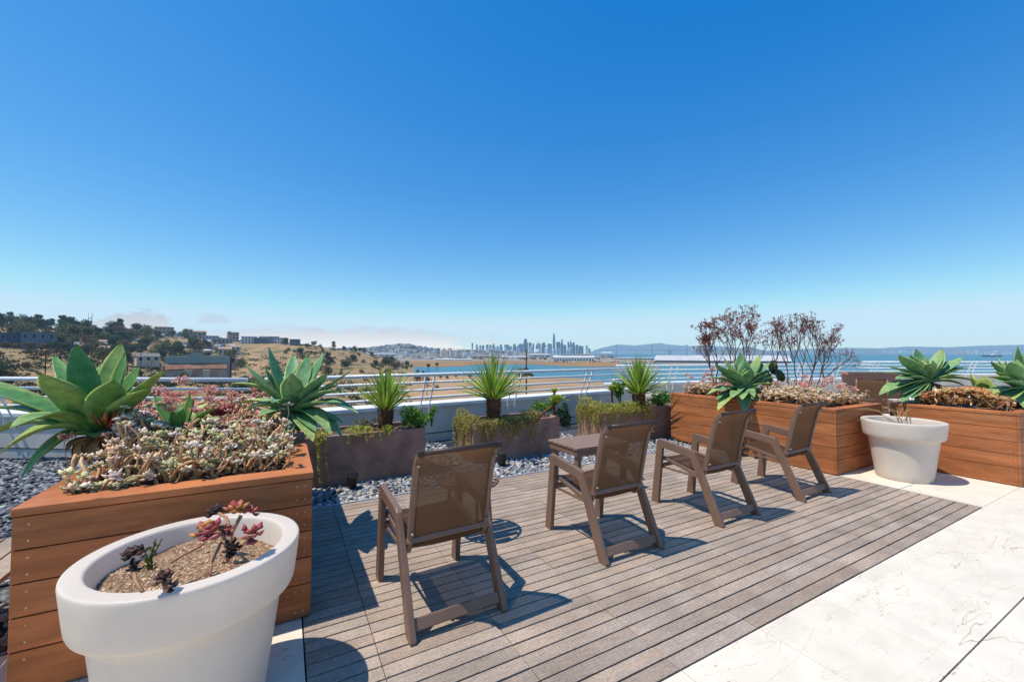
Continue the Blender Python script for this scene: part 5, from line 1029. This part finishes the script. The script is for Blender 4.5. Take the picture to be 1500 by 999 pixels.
for _ in range(420):
    if rnd(0, 1) < .62: x = rnd(430, 740); yt = hilly(x); q = rnd(.3, 1); d = 2300+500*q; y = 519.5+(yt-519.5)*(q*1.2 if q < .45 else .55+(q-.45)*.82)
    else: x = rnd(560, 900); d = rnd(1300, 3200); y = HY+(H-ZL)/d*FP
    if q > 0 and 578 < x < 612: y = min(y, 510)
    c = W(x, y, d-15); s = rnd(3.5, 9)
    for j in range(9):
        a = rdir(); p = c+Vector((a.x*s, a.y*s, abs(a.z)*s*.8)); u_ = rdir()*s*.45; v_ = u_.cross(rdir()).normalized()*s*.4; m.add([p-u_, p+v_, p+u_, p-v_], [(0, 1, 2, 3)])
setting(m.build('city_trees', M_cf), 'stuff')
m = MB(); TWN = [(.72, .70, .68), (.62, .54, .44), (.42, .42, .44), (.52, .38, .28), (.44, .50, .58), (.18, .19, .21), (.66, .66, .66)]
for i in range(900):                  # the town that nobody could count
    if i < 420: x = rnd(425, 760); yt = hilly(x); q = rnd(.05, 1); d = 2290+500*q; y = 519.7+(yt-519.7)*(q*1.2 if q < .45 else .55+(q-.45)*.80); b = W(x, y+.5, d-16)
    else:
        x = rnd(480, 872); d = 1500*(4.0**rnd(0, 1)); b = W(x, HY, d); b.z = ZL
        if x > 800 and d < 1800: continue
    k = d/FP; w_ = rnd(1.2, 4.6)*k; h_ = rnd(.7, 2.0)*k; M = Matrix.Translation(b) @ Matrix.Rotation(math.atan2(b.y, b.x)-math.pi/2+rnd(-.5, .5), 4, 'Z')
    c = vcol(TWN[int(rnd(0, 7))], .15); m.box((-w_/2, 0, -3), (w_/2, w_*.8, h_), c, 0, M)
    if rnd(0, 1) < .5: m.prism([(-.3, h_+.02), (w_*.4, h_*1.3), (w_*.8+.3, h_+.02)], -w_/2-.3, w_/2+.3, M, tuple(v*.6 for v in c))
setting(m.build('distant_town', mat('town_walls', (1, 1, 1), .85, var=.05, scale=.05, attr=True, haze=11000)), 'stuff')
for i in range(46):
    x = rnd(130, 350); d = rnd(430, 900); p = W(x, HY, d); cbox(x, HY, d, rnd(5, 11)*640/d, rnd(3.5, 6.5)*640/d, cpick(), 'among the trees of the left slope', terr(x, d), .8)
# ---- skyline
TC = dict(b=(.10, .17, .27), db=(.05, .09, .15), g=(.33, .33, .36), w=(.62, .62, .64), p=(.42, .32, .31), lb=(.22, .32, .42))
TM = {k: mat('tower_'+k, v, .4, var=.04, scale=.002, haze=11500, extra=win_extra(14, 12)) for k, v in TC.items()}
TW = [(80,98,170,'p',0,'slim brown'),(125,150,185,'p',1,'pinkish stepped'),(165,185,195,'p',0,'low pinkish'),(190,222,196,'g',0,'low grey'),(240,270,188,'b',0,'square blue'),(275,300,190,'lb',0,'pale blue'),(305,340,180,'b',1,'stepped blue'),(385,422,185,'p',1,'pinkish grey'),(438,488,188,'b',0,'broad bright blue'),(530,570,180,'b',1,'blue stepped glass'),(598,650,180,'p',0,'wide brownish'),(652,703,125,'db',1,'tall dark blocky'),(705,737,165,'b',0,'mid blue'),(748,770,178,'g',0,'grey mid'),(785,806,165,'b',2,'blue pointed'),(805,815,135,'g',2,'thin pyramid'),(818,843,175,'p',0,'pinkish mid'),(845,905,166,'b',1,'broad blue stepped'),(912,966,178,'p',0,'broad brownish'),(974,1006,62,'lb',3,'tallest rounded glass'),(1013,1057,158,'b',0,'blue right of the tallest'),(1062,1088,130,'b',1,'tall slim blue'),(1058,1076,172,'w',0,'white slim'),(1090,1124,190,'g',0,'grey low'),(1134,1154,158,'b',0,'narrow blue'),(1154,1186,135,'lb',2,'tall pale blue pointed'),(1186,1222,164,'b',1,'blue shoulder'),(1225,1257,190,'b',0,'low blue right'),(1264,1290,200,'b',0,'low bright blue'),(1291,1312,205,'g',0,'low grey right'),(1334,1363,195,'g',1,'grey stepped right end'),(575,597,200,'w',0,'small white'),(350,380,205,'w',0,'low white'),(495,525,205,'g',0,'low grey middle'),(1366,1388,232,'b',0,'tiny right end')]
for i, (a, b_, yt, mk, top, lab) in enumerate(TW):
    xa, xb, y = 680+a/7.5, 680+b_/7.5, 480+yt/7.5; d = 7000+rnd(-250, 300); k = d/FP; w = (xb-xa)*k; bz = ZW; p = W((xa+xb)/2, HY, d); p.z = bz; hh = W(0, y, d).z-bz
    t = thing('skyscraper', f'{lab} skyscraper in the distant downtown skyline', 'skyscraper', p, math.atan2(RT.y, RT.x)+rnd(-.25, .25)); m = MB(); w *= .92
    if top == 0: m.box((-w/2, 0, 0), (w/2, w*.8, hh)); m.box((-w*.25, w*.1, hh+.01), (w*.25, w*.5, hh+5))
    elif top == 1: m.box((-w/2, 0, 0), (w/2, w*.8, hh*.78)); m.box((-w*.36, w*.05, hh*.78+.01), (w*.3, w*.7, hh)); m.box((-w*.1, w*.2, hh+.01), (w*.1, w*.4, hh+6))
    elif top == 2:
        m.box((-w/2, 0, 0), (w/2, w*.8, hh*.72)); s = w*.42; m.add([(-s, 0.02, hh*.72+.01), (s, .02, hh*.72+.01), (s, w*.78, hh*.72+.01), (-s, w*.78, hh*.72+.01), (0, w*.4, hh)], [(0, 1, 4), (1, 2, 4), (2, 3, 4), (3, 0, 4)])
    else:
        prof = [(w*.5, 0), (w*.5, hh*.45), (w*.46, hh*.7), (w*.38, hh*.87), (w*.27, hh*.95), (w*.14, hh*.99), (0.01, hh)]; m.lathe(prof, (0, w*.4, 0), 16)
    m.build('tower', TM[mk], t)
for i in range(30):                   # small skyline buildings between the towers
    x = rnd(690, 868); cbox(x, 515.5+rnd(-.5, 1.2), 6600, rnd(1.6, 4.5), rnd(2.5, 7.5), ['pale blue', 'grey', 'cream', 'white', 'pale blue', 'dark grey'][int(rnd(0, 6))], 'at the foot of the skyline')
# white tank dome, long sheds
t = thing('storage_dome', 'round white dome at the foot of the skyline', 'dome', W(787, 516.5, 5200)); k = 5200/FP; m = MB(); m.lathe([(4*k, 0), (4.2*k, 2.2*k), (3.6*k, 3.6*k), (2.2*k, 4.6*k), (.01, 5*k)], (0, 0, 0), 20); m.build('dome', CM['white'], t)
def shed(label, x0, x1, yb, yt, d, wall, roofm, dep, doors=0, rt=.25, turn=0):
    k = d/FP; p = W((x0+x1)/2, yb, d); w = (x1-x0)*k; hh = (yb-yt)*k; t = thing('warehouse', label, 'warehouse', p, math.atan2(p.y, p.x)-math.pi/2+turn); m = MB(); m.box((-w/2, 0, -2), (w/2, dep, hh*(1-rt))); m.build('wall', wall, t)
    m = MB(); m.prism([(-1, hh*(1-rt)+.02), (dep*.5, hh), (dep+1, hh*(1-rt)+.02)], -w/2-1, w/2+1); m.build('roof', roofm, t)
    for i in range(doors): cx = -w/2+w*(i+.5)/doors; m = MB(); m.box((cx-w/doors*.32, -.2, 0), (cx+w/doors*.32, -.02, hh*(1-rt)*.42)); m.build('door', M_win, t)
    return t
shed('long white waterfront warehouse with dark doors right of the skyline foot', 811, 870, 528.6, 521.4, 1150, CM['white'], M_roof[3], 70, 14); shed('lower shed behind the long white warehouse', 822, 866, 522.5, 518.5, 2000, CM['cream'], M_roof[0], 60, 6)
shed('wide grey metal pier building in front of the bay', 963, 1141, 533.2, 520.6, 860, CM['dark grey'], mat('pale_metal_roof', (.52, .51, .50), .5, haze=HZ, scale=.05, var=.1), 60, 0, .62)
shed('white shed by the far lagoon shore', 735, 770, 525.5, 521.8, 1700, CM['white'], M_roof[3], 60, 5); shed('long pale shed left of the middle yucca', 538, 580, 520.4, 517.6, 1900, CM['white'], M_roof[3], 60, 5); shed('tan shed behind the middle yucca', 692, 726, 524, 520.2, 1900, CM['cream'], M_roof[1], 60, 4); shed('grey shed below the skyline', 775, 806, 522.3, 518.6, 2400, CM['grey'], M_roof[3], 70, 5); shed('pale long shed at the lagoon end', 640, 690, 528.6, 525.4, 1250, CM['white'], M_roof[3], 50, 6)
shed('white quay building at the water right of the skyline', 881, 897, 520.6, 515.6, 4200, CM['white'], M_roof[3], 60, 4); shed('long low pier shed reaching into the bay', 900, 958, 526.4, 523.6, 1500, CM['grey'], M_roof[3], 30, 8)
M_car = [mat('distant_car_white', (.75, .75, .75), .3, haze=HZ), mat('distant_car_dark', (.06, .06, .07), .3, haze=HZ), mat('distant_car_red', (.35, .05, .04), .3, haze=HZ)]
CPR = {}
for i in range(44):
    x = rnd(800, 960); y = rnd(529.8, 532.2); 
    if x < 905: y = rnd(529.7, 531)
    p = G(x, y, ZL); j = int(rnd(0, 3)); cn = ['white', 'dark', 'red'][j]
    if j not in CPR:
        m = MB(); m.prism([(-2.2, .3), (2.2, .3), (2.2, .85), (1.2, .95), (.7, 1.5), (-1.2, 1.5), (-1.9, .95), (-2.2, .9)], -.9, .9); o = m.build('parked_car', M_car[j]); CPR[j] = o
    else: o = CPR[j].copy(); COL.objects.link(o)
    tag(o, f'tiny {cn} vehicle parked along the far lagoon shore', 'car', 'vehicles parked along the far shore'); o.location = p; o.rotation_euler = (0, 0, rnd(0, 3)); o.scale = (1.3, 1.3, 1.5)
# ---- suspension bridge
d = 8200; k = d/FP; M_br = mat('bridge_steel', (.28, .31, .34), .7, haze=12000); t = thing('suspension_bridge', 'grey suspension bridge across the bay right of the skyline', 'bridge', W(955, HY, d), math.atan2(RT.y, RT.x)); zd = (518-513.2)*k+H
xs_ = [(903-955)*k, 0, (1006-955)*k]; zt = (518-505)*k+H
for x in xs_:
    m = MB()
    for s in (-1, 1): m.box((x-5, s*14-4, ZW), (x+5, s*14+4, zt))
    for q in (.25, .5, .75, .97): zz = zd+(zt-zd)*q; m.box((x-4, -13, zz-3), (x+4, 13, zz+3))
    m.build('tower', M_br, t)
m = MB(); m.box((-85*k, -12, zd-5), (95*k, 12, zd+5)); m.build('deck', M_br, t)
for a, b_ in ((-85*k, xs_[0]), (xs_[0], -26*k), (-26*k, xs_[1]), (xs_[1], 25*k), (25*k, xs_[2]), (xs_[2], 78*k)):
    za = zt if a in xs_ else zd+8; zb = zt if b_ in xs_ else zd+8; up = a in xs_; m = MB(); pts = []
    for i in range(13):
        q = i/12; z = za+(zb-za)*(1-(1-q)**2 if up else q*q); pts.append((a+(b_-a)*q, -14, z))
    m.tube(pts, 1.6, 4); m.build('cable', M_br, t)
m = MB(); m.box(((980.6-955)*k-32, -16, ZW), ((980.6-955)*k+32, 16, zd+12)); m.build('anchorage', M_br, t)
# ---- port cranes, ship, far port
CR = mat('crane_paint', (.66, .60, .58), .6, haze=14000)
def crane(label, x, d, hh_px):
    k = d/FP; p = W(x, HY+(H-ZW)/d*FP, d); hh = hh_px*k; t = thing('port_crane', label, 'crane', p, math.atan2(RT.y, RT.x)+.3); m = MB(); w = hh*.16
    for sx in (-1, 1):
        for sy in (-1, 1): m.box((sx*w-2.2, sy*w-2.2, 0), (sx*w+2.2, sy*w+2.2, hh*.55))
    m.build('legs', CR, t); m = MB(); m.box((-w*1.1, -w*1.1, hh*.55), (w*1.1, w*1.1, hh*.62)); m.box((-w*.5, -w*.5, hh*.62+.02), (w*.5, w*.5, hh*.72)); m.build('machine_house', CR, t); m = MB(); m.tube([(0, 0, hh*.62), (w*.5, 0, hh)], 2.5, 4); m.tube([(w, 0, hh*.62), (w*.5, 0, hh)], 2.2, 4); m.tube([(-w*1.6, 0, hh*.6), (w*3.6, 0, hh*.66)], 2.2, 4); m.tube([(w*.5, 0, hh), (w*3.2, 0, hh*.66)], .9, 4); m.build('boom', CR, t)
for i, (x, lab) in enumerate([(1016, 'leftmost pale harbour crane left of the dry shrub'), (1020, 'second pale harbour crane left of the dry shrub'), (1026, 'third pale harbour crane left of the dry shrub'), (1030, 'rightmost pale harbour crane beside the dry shrub stem')]): crane(lab, x, 4300, 16)
t = thing('cargo_ship', 'dark hulled cargo ship with white superstructure on the bay at the right', 'ship', G(1453, 522.6, ZW), math.atan2(RT.y, RT.x)); k = (H-ZW)/(522.6-HY); L_ = 13*k
m = MB(); m.prism([(-9, -1), (9, -1), (11, 9), (-11, 9)], -L_, L_*.9); m.add([(L_*.9, -9, -1), (L_*.9, 9, -1), (L_*.9, 11, 9), (L_*.9, -11, 9), (L_*1.08, 0, 0), (L_*1.12, 0, 11)], [(0, 1, 4), (1, 2, 5, 4), (2, 3, 5), (3, 0, 4, 5)]); m.build('hull', mat('ship_hull', (.05, .05, .07), .6, haze=HZ), t)
m = MB(); m.box((-L_*.05, -8, 9.02), (L_*.85, 8, 15)); m.box((L_*.1, -7, 15.02), (L_*.5, 7, 21)); m.build('superstructure', mat('ship_white', (.75, .74, .72), .5, haze=HZ), t); m = MB(); m.tube([(L_*.3, 0, 21), (L_*.3, 0, 30)], 1, 6); m.build('mast', MATS['ship_white'], t)
for i in range(26): cbox(rnd(1400, 1500), 517.6+rnd(-.3, .3), 9500, rnd(1.2, 4), rnd(1.2, 4.2), ['white', 'cream', 'tan', 'white'][int(rnd(0, 4))], 'on the far port shore at the right')
for i in range(16): cbox(rnd(1295, 1345), 517.4+rnd(-2.5, .3), 10500, rnd(1.5, 5), rnd(.8, 2.2), 'white', 'on the far shore right of the dry shrubs')
for i in range(14): cbox(rnd(1045, 1120), 518.3+rnd(-.2, .2), 7600, rnd(1.5, 4), rnd(.8, 2.0), ['white', 'tan', 'cream'][int(rnd(0, 3))], 'at the foot of the wooded island')
t = thing('far_bridge', 'long low bridge on the water at the far right', 'bridge', W(1265, HY, 10000), math.atan2(RT.y, RT.x)); k = 10000/FP; m = MB(); m.box((-48*k, -8, 0), (28*k, 8, 9)); m.build('deck', M_br, t); m = MB()
for i in range(24): x = (-47+i*3.2)*k; m.box((x-5, -5, ZW), (x+5, 5, -.02))
m.build('piers', M_br, t)
# ================================================================== LIGHT, SKY, CAMERA
SUN = Vector((-.44, .108, 1.0)).normalized(); el = math.asin(SUN.z); az = math.atan2(SUN.x, SUN.y)
ld = bpy.data.lights.new('sun', 'SUN'); ld.energy = 4.7; ld.angle = math.radians(.53); ld.color = (1, .935, .83); lo = bpy.data.objects.new('sun', ld); COL.objects.link(lo); lo.rotation_euler = SUN.to_track_quat('Z', 'Y').to_euler()
w = bpy.data.worlds.new('World'); SC.world = w; w.use_nodes = True; nt = w.node_tree; nt.nodes.clear(); L = nt.links.new
sky = N(nt, 'ShaderNodeTexSky', _sky_type='NISHITA', _sun_disc=False, _sun_elevation=el, _sun_rotation=az % (2*math.pi), _altitude=20, _air_density=1.0, _dust_density=.08, _ozone_density=2.2)
hs = N(nt, 'ShaderNodeHueSaturation', Saturation=1.18, Value=1.0); L(sky.outputs[0], hs.inputs['Color'])
sp = N(nt, 'ShaderNodeSeparateColor'); L(hs.outputs[0], sp.inputs[0]); cb = N(nt, 'ShaderNodeCombineColor'); SK = .105
for i, (ga, ex, off, top) in enumerate(((1.36, 1, .050, .57), (1.37, .98, 0, .79), (1.20, .57, 0, .96))):     # clear deep blue air: per channel gain and gamma on the sky
    a = N(nt, 'ShaderNodeMath', _operation='MULTIPLY_ADD'); a.inputs[1].default_value = SK; a.inputs[2].default_value = -off; L(sp.outputs[i], a.inputs[0])
    z = N(nt, 'ShaderNodeMath', _operation='MAXIMUM'); z.inputs[1].default_value = .004; L(a.outputs[0], z.inputs[0])
    b = N(nt, 'ShaderNodeMath', _operation='POWER'); b.inputs[1].default_value = ex; L(z.outputs[0], b.inputs[0])
    c = N(nt, 'ShaderNodeMath', _operation='MULTIPLY'); c.inputs[1].default_value = ga; L(b.outputs[0], c.inputs[0])
    m = N(nt, 'ShaderNodeMath', _operation='SMOOTH_MIN'); m.inputs[1].default_value = top; m.inputs[2].default_value = .12; L(c.outputs[0], m.inputs[0])
    e = N(nt, 'ShaderNodeMath', _operation='DIVIDE'); e.inputs[1].default_value = SK; L(m.outputs[0], e.inputs[0]); L(e.outputs[0], cb.inputs[i])
bg = N(nt, 'ShaderNodeBackground', Strength=SK); L(cb.outputs[0], bg.inputs[0]); wo = N(nt, 'ShaderNodeOutputWorld'); L(bg.outputs[0], wo.inputs[0])
cd = bpy.data.cameras.new('camera'); cd.sensor_fit = 'HORIZONTAL'; cd.sensor_width = 36; cd.lens = 36*FP/1500; cd.clip_start = .05; cd.clip_end = 90000
co = bpy.data.objects.new('camera', cd); COL.objects.link(co); co.location = CAM; pt = math.atan((HY-499.5)/FP)
fw = F0*math.cos(pt)+UP*math.sin(pt); co.rotation_euler = fw.to_track_quat('-Z', 'Y').to_euler(); SC.camera = co
SC.view_settings.view_transform = 'Standard'; SC.view_settings.look = 'None'; SC.view_settings.exposure = 0
SC.cycles.max_bounces = 8; SC.cycles.transparent_max_bounces = 16
try: SC.cycles.use_denoising = True
except Exception: pass
